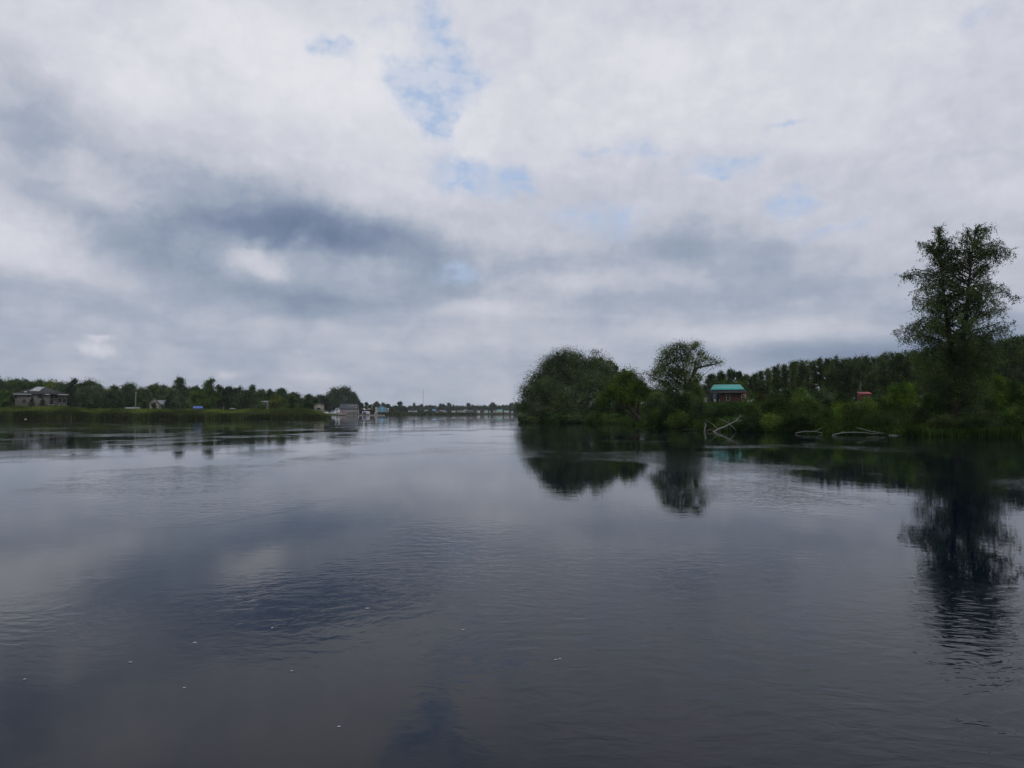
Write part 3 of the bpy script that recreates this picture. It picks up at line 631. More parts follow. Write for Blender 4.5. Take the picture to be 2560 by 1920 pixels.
# ---- cabin
def cabin():
    D = 150; s = D / F; x0, y0, z0 = W(1833.5, 1011, D); z0 = gz(x0, y0); r = empty('cabin', (x0, y0, z0), 'brown red cabin with bright teal metal roof and small porch', 'house'); s *= facing(r)
    X_ = lambda px: (px - 1833.5) * s
    Z_ = lambda py: W(1833, py, D)[2] - z0
    wallm = surf('cabin_wall', (.14, .055, .048), .8, .12, 2, .2, stripes=('X', 1.1)); teal = surf('cabin_roof', (.035, .38, .32), .45, .08, 1, .4, stripes=('X', .8))
    dark = surf('cabin_dark', (.035, .032, .034), .7, .2, 3); white = surf('cabin_white', (.62, .60, .56), .6, .1, 3); glass = surf('cabin_glass', (.01, .012, .015), .08, .1, 1, .5)
    dep = 5.2
    w = MB().box(((X_(1799) + X_(1868)) / 2, dep / 2, Z_(983) / 2 - .2), (X_(1868) - X_(1799), dep, Z_(983) + .4)); wo = w.build('wall', wallm, r)
    ro = MB().poly([(X_(1775), -.55, Z_(974.5)), (X_(1862), -.55, Z_(974.5)), (X_(1851), 2.4, Z_(960.5)), (X_(1785), 2.4, Z_(960.5))], [(X_(1775), -.55, Z_(973.8)), (X_(1862), -.55, Z_(973.8)), (X_(1851), 2.4, Z_(959.8)), (X_(1785), 2.4, Z_(959.8))])
    ro.poly([(X_(1785), 2.42, Z_(960.5)), (X_(1851), 2.42, Z_(960.5)), (X_(1862), 5.6, Z_(974.5)), (X_(1775), 5.6, Z_(974.5))], [(X_(1785), 2.42, Z_(959.8)), (X_(1851), 2.42, Z_(959.8)), (X_(1862), 5.6, Z_(973.8)), (X_(1775), 5.6, Z_(973.8))]).build('roof', teal, r)
    MB().poly([(X_(1778), -1.25, Z_(983)), (X_(1871), -1.25, Z_(983)), (X_(1862), -.45, Z_(975.6)), (X_(1775), -.45, Z_(975.6))], [(X_(1778), -1.25, Z_(982)), (X_(1871), -1.25, Z_(982)), (X_(1862), -.45, Z_(974.8)), (X_(1775), -.45, Z_(974.8))]).box((X_(1820), 0, Z_(978)), (X_(1862) - X_(1778), .2, .5)).build('eave', dark, r)
    for a, b in ((1815.5, 1825.5), (1853.5, 1863.5)):
        cx = (X_(a) + X_(b)) / 2; W_ = X_(b) - X_(a); H_ = Z_(986.8) - Z_(1001); cz = (Z_(986.8) + Z_(1001)) / 2; f = MB()
        for sx in (-1, 1): f.box((cx + sx * (W_ / 2 - .05), -.04, cz), (.1, .1, H_))
        for k in (-1, 0, 1): f.box((cx, -.043, cz + k * (H_ / 2 - .05)), (W_ - .2, .09, .1 if k else .06))
        fo = f.build('window', white, r); MB().box((cx, -.015, cz), (W_ - .2, .04, H_ - .1)).build('pane', glass, fo)
    MB().box((X_(1782), 1.6, .16), (X_(1799) - X_(1765), 3.0, .3)).build('porch_floor', dark, r)
    MB().box((X_(1782), 3.2, Z_(983) / 2), (X_(1798.5) - X_(1768), .1, Z_(983))).build('porch_wall', surf('porch_wall', (.05, .04, .045), .8), r)
    for px in (1766, 1776, 1787, 1797.5): MB().box((X_(px), .05, Z_(983) / 2), (.11, .11, Z_(983))).build('post', dark, r)
    ra = MB(); 
    for k in range(18): ra.box((X_(1766) + k * .15, .05, .78), (.03, .04, .8))
    ra.box((X_(1782), .05, 1.2), (2.7, .07, .06)).build('railing', dark, r)
    d = MB().box((X_(1787.5), 3.12, 1.25), (.85, .06, 2.0)).build('door', surf('porch_door', (.18, .24, .30), .5), r); MB().box((X_(1787.5) + .34, 3.06, 1.15), (.05, .08, .12)).build('handle', dark, d)
    ch = MB().box((X_(1787.5), -.2, .45), (.42, .40, .08)).box((X_(1787.5), .0, .75), (.42, .05, .6))
    for a in (-1, 1):
        for b in (-1, 1): ch.box((X_(1787.5) + a * .18, -.2 + b * .17, .2), (.05, .05, .42))
    tag(ch.build('garden_chair', white, None, (x0, y0, z0), r.rotation_euler.z), 'small white garden chair in front of the cabin porch', 'chair')
    tag(MB().tube([(X_(1813.5), -1.6, -.2), (X_(1813.5), -1.6, Z_(1002))], [.06, .05], 7).build('fence_post', surf('postwood', (.12, .10, .08), .9), None, (x0, y0, z0), r.rotation_euler.z), 'short wooden post in front of the cabin wall', 'post')
    aw = MB().box((X_(1752), .2, Z_(989)), (1.5, .8, .06), taper=.96)
    for a in (-1, 1): aw.box((X_(1752) + a * .7, .2, Z_(989) / 2), (.05, .05, Z_(989)))
    tag(aw.build('porch_table', surf('tablewood', (.30, .28, .25), .7), None, (x0, y0, z0), r.rotation_euler.z), 'pale narrow shelf roof on posts at the left of the cabin porch', 'awning')
cabin()
def shed():
    D = 118; s = D / F; x0, y0, _ = W(2158, 1000, D); z0 = gz(x0, y0); r = empty('shed', (x0, y0, z0), 'small red shed with flat slanted roof above the bushes', 'shed'); s *= facing(r)
    P = lambda px, py, dy: ((px - 2158) * s, dy, W(px, py, D)[2] - z0)
    red = surf('shed_red', (.13, .022, .022), .7, .15, 3, stripes=('X', 1.5)); rr_ = surf('shed_roof', (.36, .07, .075), .55, .08, 2)
    zt = P(2158, 985, 0)[2]; w = P(2178, 0, 0)[0] - P(2146, 0, 0)[0]; cx = (P(2178, 0, 0)[0] + P(2150, 0, 0)[0]) / 2
    MB().poly([P(2150, 985, 0)[:2] + (-.2,), P(2178, 985, 0)[:2] + (-.2,), P(2178, 985, 2)[:2] + (-.2,), P(2143, 985, 2)[:2] + (-.2,)], [P(2150, 985, 0), P(2178, 985, 0), P(2178, 980.5, 2), P(2143, 980.5, 2)]).build('wall', red, r)
    MB().poly([P(2151, 985.8, -.25), P(2180, 985.8, -.25), P(2172, 979.8, 2.3), P(2141.5, 979.8, 2.3)], [P(2151, 984.4, -.25), P(2180, 984.4, -.25), P(2172, 978.8, 2.3), P(2141.5, 978.8, 2.3)]).build('roof', rr_, r)
    MB().box((cx + .25, -.03, zt - 1.05), (.9, .06, 1.9)).build('door', surf('shed_door', (.07, .05, .04), .8), r)
shed()
# ---- driftwood
def drift(name, label, cat, D, segs, m='drift', n=7):
    b = MB(); x0, y0, _ = W(segs[0][0][0][0], 1060, D); rng = random.Random(len(label))
    for pts, r0, r1 in segs:
        k = len(pts); P = [tuple(np.array(W(p[0], p[1], D + (p[2] if len(p) > 2 else 0))) - np.array((x0, y0, 0))) for p in pts]
        Q = []
        for a, c in zip(P[:-1], P[1:]):
            Q.append(a); L = math.dist(a, c)
            if L > .5: Q.append(tuple((np.array(a) + np.array(c)) / 2 + np.array([rng.uniform(-.04, .04) * L for _ in range(3)])))
        Q.append(P[-1]); kk = len(Q); r0 *= .46; r1 *= .38; b.tube(Q, [r0 + (r1 - r0) * i / (kk - 1) * 1.0 + rng.uniform(-.1, .1) * r1 for i in range(kk)], n)
    return tag(b.build(name, M[m], None, (x0, y0, 0), smooth=True), label, cat)
drift('driftwood_snag', 'bleached forked dead tree with branches spread above the water in front of the cabin', 'driftwood', 65.0, [
 ([(1780, 1082), (1795, 1073), (1812, 1067), (1825, 1059.5), (1838, 1053), (1846, 1046.5)], .17, .10), ([(1846, 1047), (1849, 1041), (1852, 1035.5)], .085, .03),
 ([(1848, 1043), (1855, 1041.5), (1860, 1039.5)], .05, .02), ([(1840, 1052), (1848, 1052.5), (1856, 1052)], .07, .04), ([(1845, 1045), (1838, 1045.5), (1833, 1047.5)], .04, .015),
 ([(1824, 1060), (1812, 1052.5), (1797, 1047)], .07, .03), ([(1824, 1058), (1822, 1053), (1821, 1048)], .06, .025), ([(1824, 1061), (1832, 1067), (1840, 1076)], .09, .07),
 ([(1795, 1074), (1784, 1062), (1775, 1056), (1763, 1049)], .06, .03), ([(1817, 1067), (1816, 1071), (1811, 1075)], .05, .03)])
drift('driftwood_stump', 'white upright broken stump standing in the water left of the forked driftwood', 'driftwood', 65.5, [([(1760.5, 1082), (1762, 1073), (1763.5, 1063)], .15, .10), ([(1763.5, 1064), (1762.5, 1060), (1763.5, 1055.5)], .08, .04), ([(1762, 1070), (1766, 1063), (1765, 1060)], .09, .04)])
drift('driftwood_log', 'grey log lying low in the water between white stump and forked driftwood', 'log', 65.2, [([(1764, 1078), (1775, 1074.5), (1790, 1077), (1805, 1080)], .12, .09)], 'driftdark')
drift('driftwood_log', 'thin grey log floating left of the white stump', 'log', 67, [([(1706, 1074.5), (1722, 1073), (1743, 1075)], .06, .05)], 'driftdark')
drift('driftwood_log', 'short pale forked log with one raised end, midway along the right bank', 'log', 57.5, [([(1988, 1083.5), (1998, 1080.5), (2016, 1078), (2038, 1078.5), (2056, 1083)], .07, .05), ([(2036, 1078), (2044, 1075), (2051, 1071)], .05, .03), ([(2030, 1077.5), (2042, 1079), (2050, 1081)], .04, .02)])
drift('driftwood_log', 'long grey log with an arched back lying along the bank below the red shed', 'log', 54.5, [([(2080, 1087.5), (2100, 1083), (2115, 1081), (2140, 1080.5), (2161, 1081), (2190, 1084), (2221, 1087.5)], .07, .05), ([(2100, 1083), (2106, 1080), (2111, 1077)], .04, .02)], 'drift')
drift('driftwood_branch', 'straight pale branch slanting down over the long arched log', 'branch', 54.2, [([(2141, 1069.5), (2174, 1077.5), (2200, 1082), (2221, 1085.5)], .045, .06)])
drift('driftwood_log', 'low log with upright white stub lying at the waterline under the birch', 'log', 53.6, [([(2222, 1087.5), (2255, 1089), (2295, 1089), (2330, 1089.5), (2378, 1092)], .09, .05), ([(2276, 1089), (2273, 1083), (2271, 1078)], .07, .04), ([(2276, 1086), (2285, 1088.5), (2296, 1087.5)], .06, .04), ([(2310, 1089), (2308, 1084.5), (2307, 1082)], .06, .05), ([(2350, 1091), (2348, 1086), (2347, 1082)], .05, .03)], 'drift')
drift('driftwood_branch', 'thin bare branch sticking out left over the water from the big willow', 'branch', 146, [([(1284, 1038), (1291, 1038.8), (1303, 1042.5), (1314, 1046.5), (1325, 1049)], .04, .14)], 'driftdark')
# ---- grass between the bushes, stuff
def blades(name, label_mat, x, y, h, wdt, rng, lean=.25):
    n = len(x); z = ground_z(x, y); z = np.maximum(z, -.05); t = rng.uniform(0, math.pi, n); dx = np.cos(t) * wdt / 2; dy = np.sin(t) * wdt / 2
    lx = rng.normal(size=n) * h * lean; ly = rng.normal(size=n) * h * lean
    v = np.stack([np.stack([x - dx, y - dy, z - .02], -1), np.stack([x + dx, y + dy, z - .02], -1), np.stack([x + lx * .4 + dx * .7, y + ly * .4 + dy * .7, z + h * .6], -1), np.stack([x + lx, y + ly, z + h], -1)], 1)
    return tag(link(name, mesh_np(name, v.reshape(-1, 3), quads=np.arange(n * 4).reshape(-1, 4)), M[label_mat]), kind='stuff')
rng = np.random.default_rng(9)
def band(p0, p1, n, d0, d1):
    p = rng.uniform(p0, p1, n); d = np.interp(p, SHp, SHd) + rng.uniform(d0, d1, n); return (p - 1280) / F * d, d
x, y = band(1294, 2750, 70000, -.6, 9); k = .45 + .35 * np.sin(x * .7) * np.cos(x * .23 + 1) + .25
blades('bank_grass', 'bankgrass', x, y, np.clip(k * .8, .2, 1.1) * rng.uniform(.6, 1.3, len(x)), .09, rng)
x, y = band(1480, 2100, 40000, 8, 75); blades('meadow_grass', 'bankgrass', x, y, rng.uniform(.2, .5, len(x)), .11, rng)
# ================================================================== LEFT BANK
rng = np.random.default_rng(21)
RT = np.array([(-600, 1012), (0, 1017), (60, 1014), (150, 1012), (175, 1014), (210, 1017.5), (300, 1019), (460, 1021), (560, 1021), (640, 1020), (690, 1018), (740, 1017), (770, 1020), (795, 1026), (815, 1031), (826, 1038)], float)
def reeds(name, mt, p0, p1, n, d0, d1, k0, k1, w):
    p = rng.uniform(p0, p1, n); d = np.interp(p, SHp, SHd) + rng.uniform(d0, d1, n); x = (p - 1280) / F * d
    zt = CAMH + (HOR - np.interp(p, RT[:, 0], RT[:, 1])) / F * d; z = np.maximum(ground_z(x, d), 0)
    cl = .86 + .10 * np.sin(x * .55 + np.sin(d * .6)) + .07 * np.sin(x * .13 + 2) * np.sin(d * .3 + x * .31) ; h = np.maximum(.5, (zt - z) * rng.uniform(k0, k1, n) * cl)
    blades(name, mt, x, d, h, w, rng, .10)
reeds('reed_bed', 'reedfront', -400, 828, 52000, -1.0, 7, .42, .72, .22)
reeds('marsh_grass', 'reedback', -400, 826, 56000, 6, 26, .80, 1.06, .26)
LG = 'trees of the left bank'
LT = [ # px, top, half width, D, kind, tint, label
 (-8, 941, 28, 330, 'round', 'dark', 'dark tree cut by the left edge of the photo'),
 (38, 944, 22, 335, 'round', 'mid', 'green tree behind the left end of the big stone house roof'),
 (66, 946, 22, 340, 'round', 'far', 'dark green tree top behind the white roof panel'),
 (96, 948, 24, 338, 'round', 'mid', 'mid green tree right behind the ridge of the big stone house'),
 (124, 951, 22, 325, 'round', 'yellow', 'yellowish green tree right of the big stone house ridge'),
 (150, 955, 15, 322, 'round', 'grey', 'small pale tree left of the dark flat-topped trees'),
 (176, 943, 20, 330, 'clumpy', 'spruce', 'tall dark tree with clumped top standing just right of the stone house'),
 (220, 951, 36, 335, 'round', 'dark', 'broad dark dome tree right of the clumped dark tree'),
 (228, 963, 38, 285, 'round', 'grey', 'large grey green rounded tree in front, right of the stone house'),
 (248, 958, 14, 300, 'round', 'grey', 'thin pale twiggy tree on the shoulder of the broad dark dome'),
 (14, 975, 32, 255, 'round', 'mid', 'green tree left of the big stone house hiding its corner'),
 (285, 975, 30, 270, 'round', 'grey', 'pale rounded willow in front, left of the wooden pole'),
 (285, 962, 18, 330, 'round', 'mid', 'green tree top behind the pale rounded willow'),
 (325, 956, 26, 340, 'round', 'far', 'dark green tree behind the wooden pole'),
 (358, 968, 22, 300, 'round', 'willowdull', 'olive tree right of the wooden pole behind the gabled house'),
 (386, 957, 22, 338, 'round', 'mid', 'green tree above the grey gabled house roof'),
 (412, 962, 18, 335, 'round', 'far', 'dark tree above the right end of the grey gabled roof'),
 (448, 942, 24, 322, 'round', 'dark', 'tallest dark tree of the left bank with broken lumpy top'),
 (430, 968, 30, 285, 'round', 'grey', 'grey green willow in front of the tallest dark tree'),
 (418, 992, 16, 262, 'spruce', 'spruce', 'small dark spruce right of the grey gabled house'),
 (466, 1000, 18, 255, 'bush', 'grey', 'grey bush left of the blue tarp'),
 (488, 976, 24, 292, 'round', 'fresh', 'light green rounded tree above the blue tarp'),
 (490, 962, 16, 335, 'round', 'mid', 'green tree top in the gap between the two tallest trees'),
 (526, 948, 24, 280, 'tall', 'mid', 'tall slim tree with pointed tufts right of the blue tarp'),
 (551, 960, 15, 320, 'round', 'dark', 'narrow dark tree top right of the tall slim tree'),
 (575, 964, 22, 318, 'round', 'spruce', 'dense blue black tree in the middle of the left bank'),
 (597, 965, 14, 325, 'round', 'dark', 'dark tree with flat lumpy top right of the blue black tree'),
 (631, 961, 16, 325, 'round', 'dark', 'small pointed dark tree top above the broad willow'),
 (612, 974, 36, 272, 'round', 'willow', 'broad green willow in front, left of the white roofed house'),
 (650, 972, 20, 318, 'round', 'mid', 'green tree behind the white roofed house'),
 (676, 972, 16, 322, 'round', 'far', 'dark tree right of the white house roof, in the back row'),
 (700, 969, 20, 318, 'round', 'dark', 'dark lumpy tree above the pale olive tree'),
 (690, 986, 24, 282, 'round', 'yellow', 'pale olive rounded tree right of the white roofed house'),
 (648, 1004, 20, 262, 'bush', 'grey', 'low grey bush in front of the white roofed house'),
 (731, 979, 17, 325, 'round', 'dark', 'small dark pointed tree over the right half of the bank'),
 (742, 984, 26, 310, 'round', 'far', 'dark rounded tree left of the small beige house'),
 (722, 990, 26, 295, 'round', 'mid', 'mid green tree standing between olive tree and beige house'),
 (776, 986, 22, 300, 'round', 'dark', 'dark tree touching the left side of the beige gabled house'),
 (768, 1002, 18, 285, 'bush', 'dark', 'low dark bush left of the beige gabled house'),
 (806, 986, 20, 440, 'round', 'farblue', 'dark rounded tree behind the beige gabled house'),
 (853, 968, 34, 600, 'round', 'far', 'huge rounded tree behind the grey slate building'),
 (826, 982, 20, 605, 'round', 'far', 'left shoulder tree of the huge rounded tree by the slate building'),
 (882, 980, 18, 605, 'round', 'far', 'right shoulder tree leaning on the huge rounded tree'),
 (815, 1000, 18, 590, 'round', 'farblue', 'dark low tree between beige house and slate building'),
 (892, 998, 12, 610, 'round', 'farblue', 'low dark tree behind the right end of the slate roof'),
]
for i, (px, top, hw, D, kind, tint, lab) in enumerate(LT):
    place_tree('spruce_tree' if kind == 'spruce' else 'bush' if kind == 'bush' else 'broadleaf_tree', lab, 'bush' if kind == 'bush' else 'tree', px, top, hw, D, kind, tint, LG, seed=100 + i, leafk=.00135, dens=1.5, z0f=.06 if kind != 'clumpy' else .2)
SK = np.array([(-80, 945), (0, 948), (100, 955), (200, 958), (258, 972), (300, 972), (360, 968), (420, 965), (500, 970), (560, 972), (640, 976), (700, 980), (740, 990), (790, 996)], float)
bp = []
for k in range(3):
    r = np.random.default_rng(700 + k); lb = auto_lobes(6.5, 12, .3, r, 'round'); cm, wb = make_tree(lb, (0, 0, 0), .45, 1.3, r, .8, 12, .25, 'far')
    t = empty('broadleaf_tree', (0, 0, 0), 'x', 'tree', 'back row trees of the left bank'); link('crown', cm, M['far'], t); wb.build('trunk', M['bark'], t); bp.append(t)
px = -60; rw = random.Random(8); cnt = 0
while px < 800:
    D = rw.uniform(355, 375); x, y, zt = W(px, float(np.interp(px, SK[:, 0], SK[:, 1])) + rw.uniform(-2, 8), D); zb = gz(x, y); h = (zt - zb) / 12; lab = 'dark tree of the back row filling the left bank skyline'
    sc = (h * rw.uniform(.8, 1.05),) * 2 + (h,)
    if cnt < 3: t = bp[cnt]; t.location = (x, y, zb); t.scale = sc; t['label'] = lab
    else: dup(bp[cnt % 3], (x, y, zb), rw.uniform(0, 6), sc, lab)
    cnt += 1; px += rw.uniform(18, 26)
# ---- houses
grey = surf('roof_grey', (.055, .055, .06), .8, .2, 1.5); whitep = surf('white_paint', (.48, .48, .47), .6, .08, 1); dk = surf('dark_opening', (.02, .022, .025), .3, .2, 1)
stone = surf('stone_wall', (.135, .125, .115), .9, .45, 1.6, stripes=('Z', .7)); conc = surf('concrete', (.30, .29, .27), .9, .2, .8)
def window(r, c, w, h, m=None, fr=None):
    f = MB()
    for sx in (-1, 1): f.box((c[0] + sx * (w / 2 + .05), c[1], c[2]), (.1, .12, h + .2))
    for sz in (-1, 1): f.box((c[0], c[1], c[2] + sz * (h / 2 + .05)), (w, .12, .1))
    fo = f.build('window', fr or whitep, r); MB().box((c[0], c[1] + .02, c[2]), (w, .05, h)).build('pane', m or dk, fo)
def hip_house():
    D = 258; s = D / F; x0, y0, _ = W(102, 1018, D); z0 = gz(x0, y0); r = empty('house', (x0, y0, z0), 'big two storey stone house with dark hipped roof and pale roof panel', 'house'); s *= facing(r)
    X_ = lambda px: (px - 102) * s; Z_ = lambda py: W(102, py, D)[2] - z0
    ze = Z_(985.5); zr = Z_(967)
    MB().box(((X_(38) + X_(125)) / 2, 5, ze / 2), (X_(125) - X_(38), 10, ze)).box(((X_(125.3) + X_(168)) / 2, 6.3, ze / 2 - .02), (X_(168) - X_(125.3), 9.6, ze)).build('wall', stone, r)
    A_ = [(X_(32), -.7, ze), (X_(172), -.7, ze), (X_(172), 12.5, ze), (X_(32), 12.5, ze)]
    B_ = [(X_(89), 5.6, zr), (X_(111), 5.6, zr), (X_(111), 6.2, zr), (X_(89), 6.2, zr)]
    rf = MB().poly(A_, B_).build('roof', grey, r)
    def on(px, py, up=.12):
        t = (Z_(py) - ze) / (zr - ze); return (X_(px), -.7 + 6.3 * t - .05, Z_(py) + up)
    MB().poly([on(73, 979), on(97, 979), on(110, 967.6), on(90, 967.6)], [on(73, 979, .25), on(97, 979, .25), on(110, 967.6, .25), on(90, 967.6, .25)]).build('roof_panel', surf('panel', (.42, .43, .44), .35, .1, .5, .5, stripes=('X', .25)), rf)
    MB().box(on(63, 982.5, .3), (.8, .6, .5)).build('vent', whitep, rf)
    for a, b in ((33, 78), (111, 124), (144, 172)): MB().box(((X_(a) + X_(b)) / 2, -.78, ze - .1), (X_(b) - X_(a), .12, .28)).build('fascia', whitep, r)
    for px, py, w, h in ((40, 992, 1.0, 1.2), (70, 990, .9, .9), (98.5, 990, 1.2, 1.3), (60, 1003, 1.2, 1.2)): window(r, (X_(px), -.06, Z_(py)), w, h, fr=conc)
    for px, py, w, h in ((131, 990, .9, 1.2), (140, 991, .9, 1.2), (150, 1001, 1.2, 1.3), (162, 1001, 1.0, 1.3), (129, 1006, 1.2, 1.6)): window(r, (X_(px), 1.44, Z_(py)), w, h, fr=conc)
    MB().box((X_(135), .2, Z_(1012)), (X_(150) - X_(120), 1.6, .25)).build('terrace', conc, r)
hip_house()
for i, (px, top, hw, lab) in enumerate([(80, 992, 13, 'dark conifer in front of the middle of the big stone house'), (106, 990, 11, 'pointed dark conifer in front of the stone house below the roof panel'), (142, 1002, 9, 'smallest dark conifer in front of the right wing of the stone house'),
                                        (362, 1002, 12, 'dark conifer left of the gabled house front'), (386, 1004, 9, 'dark conifer in front of the grey gabled roof')]):
    place_tree('conifer', lab, 'tree', px, top, hw, 245, 'spruce', 'spruce', 'small conifers in front of the left bank houses', seed=200 + i, z0f=.02)
def simple_house(px0, px1, py_ridge, py_eave, py_base, D, wallc, roofc, label, name='house', cat='house', along='x', depth=None, wins=(), zb=None, ov=.35, door=None):
    s = D / F; cx = (px0 + px1) / 2; x0, y0, _ = W(cx, 1030, D); z0 = gz(x0, y0) if zb is None else zb
    Z_ = lambda py: W(cx, py, D)[2] - z0; w = (px1 - px0) * s; d = depth or min(w * .8, 8); ze = max(Z_(py_eave), .5); r = empty(name, (x0, y0, z0), label, cat); s *= facing(r); w *= s / (D / F)
    lo = min(0, Z_(py_base)) - .1
    b = MB().box((0, d / 2, (ze + lo) / 2), (w, d, ze - lo))
    hr = max(Z_(py_ridge) - ze, .2)
    b.gable((0, d / 2, ze), w - .02, d - .02, hr - .03, along)
    b.build('wall', wallc, r); MB().roof((0, d / 2, ze), w, d, hr, .14, along, ov).build('roof', roofc, r)
    for px, py, ww, wh in wins: window(r, ((px - cx) * s, -.06, Z_(py)), ww, wh)
    if door: MB().box(((door[0] - cx) * s, -.05, lo + door[2] / 2 + .1), (door[1], .1, door[2])).build('door', door[3], r)
    return r
beige = surf('beige_siding', (.30, .27, .22), .8, .1, 1, stripes=('Z', 1.5)); sl = surf('slate', (.085, .088, .10), .7, .15, .8, stripes=('Z', .9)); lgrey = surf('light_grey_siding', (.26, .26, .26), .8, .12, 1, stripes=('X', .6))
palegrey = surf('pale_roof', (.22, .225, .23), .6, .12, 1); blue = surf('blue_siding', (.17, .36, .48), .7, .1, 1, stripes=('Z', .8)); teal2 = surf('teal_roof_far', (.10, .45, .38), .6, .1, 1); red = surf('red_paint', (.40, .03, .03), .5, .1, 1)
brown = surf('brown_siding', (.12, .085, .075), .8, .15, 1); cream = surf('cream_siding', (.36, .33, .26), .8, .1, 1); darkw = surf('dark_wood', (.05, .04, .035), .9, .2, 1); bluet = surf('blue_tarp', (.035, .10, .42), .5, .2, 1.5, .4); purple = surf('purple_cloth', (.12, .08, .30), .7, .1, 1)
simple_house(374, 398, 996, 1008, 1020, 262, beige, palegrey, 'small house front with pointed gable beside the grey roof, left bank', along='y', depth=5, wins=((380, 1011, .9, .9),))
simple_house(384, 412, 1001, 1010, 1020, 268, lgrey, palegrey, 'low house with pale grey pitched roof behind the pointed gable', depth=6, wins=((405, 1015, 1.0, .8),))
simple_house(648, 671, 1002.5, 1006, 1019, 285, lgrey, palegrey, 'white roofed low house half hidden by trees in the middle of the left bank', depth=6, wins=((655, 1011, .8, .9), (664, 1011, .8, .9)), door=(668, .9, 1.9, whitep))
simple_house(785, 810, 1007.5, 1012.5, 1028, 290, beige, palegrey, 'small beige gabled house at the right end of the reeds', along='y', depth=6, wins=((797, 1022, 1.4, .8),))
tag(MB().tube([(0, 0, -.3), (0, 0, 3), (.05, 0, 7.4)], [.16, .14, .10], 8).box((.05, 0, 7.0), (1.3, .12, .12)).build('utility_pole', surf('pole', (.22, .20, .17), .9), None, (W(339, 1010, 235)[0], 235, 1.2)), 'weathered wooden utility pole rising behind the reeds', 'pole')
def slab(name, label, cat, px0, px1, py0, py1, D, m, dep=2.5):
    x0, y0, _ = W((px0 + px1) / 2, 1030, D); s = D / F; z1 = W(0, py0, D)[2]; z2 = W(0, py1, D)[2]; w = (px1 - px0) * s * math.cos(math.atan2(x0, y0)); b = MB()
    b.poly([(-w / 2, 0, z2), (w / 2, 0, z2), (w / 2 * .96, dep, z1 - .06), (-w / 2 * .96, dep, z1 - .06)], [(-w / 2, 0, z2 + .08), (w / 2, 0, z2 + .08), (w / 2 * .96, dep, z1 + .02), (-w / 2 * .96, dep, z1 + .02)])
    for sx in (-1, 1): b.tube([(sx * w * .45, .2, z2), (sx * w * .45, .2, min(gz(x0, y0), z2 - .6))], [.05, .05], 5)
    o = b.build(name, m, None, (x0, y0, 0)); facing(o); return tag(o, label, cat)
slab('tarp_shelter', 'bright blue tarp stretched over a frame behind the reeds', 'tarp', 482, 507, 1015.5, 1021.5, 236, bluet)
slab('shelter_roof', 'long low grey flat roof edge just above the reeds by the wooden pole', 'shelter', 312, 350, 1018, 1022, 236, palegrey)
def boat(px0, px1, py, D, hull, label, cabin=None, name='boat', h=None, rz=0., zb=None):
    s = D / F; L = (px1 - px0) * s; h = h or L * .16; x0, y0, _ = W((px0 + px1) / 2, 1030, D); z0 = W(0, py, D)[2] if zb is None else zb
    r = empty(name, (x0, y0, z0), label, 'boat', rz=rz); v = []; wdt = L * .28; n = 9; me = MB(); i = 0
    for k in range(n):
        t = k / (n - 1); xx = (t - .5) * L; ww = wdt / 2 * (1 - max(0, t - .45) ** 2 * 3.0) if t > .45 else wdt / 2; ww = max(ww, .02)
        me.v += [(xx, -ww, h * (1 + .25 * t)), (xx * .94, -ww * .6, 0), (xx * .94, ww * .6, 0), (xx, ww, h * (1 + .25 * t))]
        if k:
            a = (k - 1) * 4; b = k * 4
            for j in range(4): me.q.append([a + j, a + (j + 1) % 4, b + (j + 1) % 4, b + j])
    me.q.append([0, 3, 2, 1]); me.q.append([(n - 1) * 4 + j for j in range(4)]); me.build('hull', hull, r)
    MB().box((-L * .1, 0, h * 1.35), (L * .35, wdt * .6, h * .7), taper=.75).build('cabin', cabin or whitep, r)
    MB().box((-L * .1, -.001, h * 1.45), (L * .27, wdt * .66, h * .25), taper=.95).build('windscreen', dk, r)
    MB().box((-L * .52, 0, h * .8), (L * .06, wdt * .2, h * .9), taper=.7).build('outboard_motor', dk, r); return r
boat(574, 588, 1023.5, 238, whitep, 'small white boat bow showing above the reeds in mid left bank')
tag(MB().tube([(0, 0, -.5), (0, 0, 2.6)], [.06, .05], 6).build('post', surf('postgrey', (.3, .3, .28), .9), None, (W(559, 1020, 237)[0], 237, 1.2)), 'thin grey post above the reeds right of the tall slim tree', 'post')
drift('dead_stick', 'pale bent dead stick standing at the foot of the left reeds', 'stick', 200, [([(178, 1050), (178, 1042), (176, 1037), (173.5, 1035)], .10, .06)])
drift('floating_log', 'thin pale log floating low before the dark reeds at the far left', 'log', 199, [([(22, 1050.2), (50, 1050), (64, 1049.6), (90, 1050.3)], .06, .05)])
tag(MB().box((0, 0, .05), (.6, .3, .14), taper=.7).box((.1, 0, .15), (.2, .2, .08), taper=.6).build('buoy', whitep, None, (W(64, 1050, 198)[0], 198, 0)), 'small white float on the water before the dark reeds at far left', 'float')
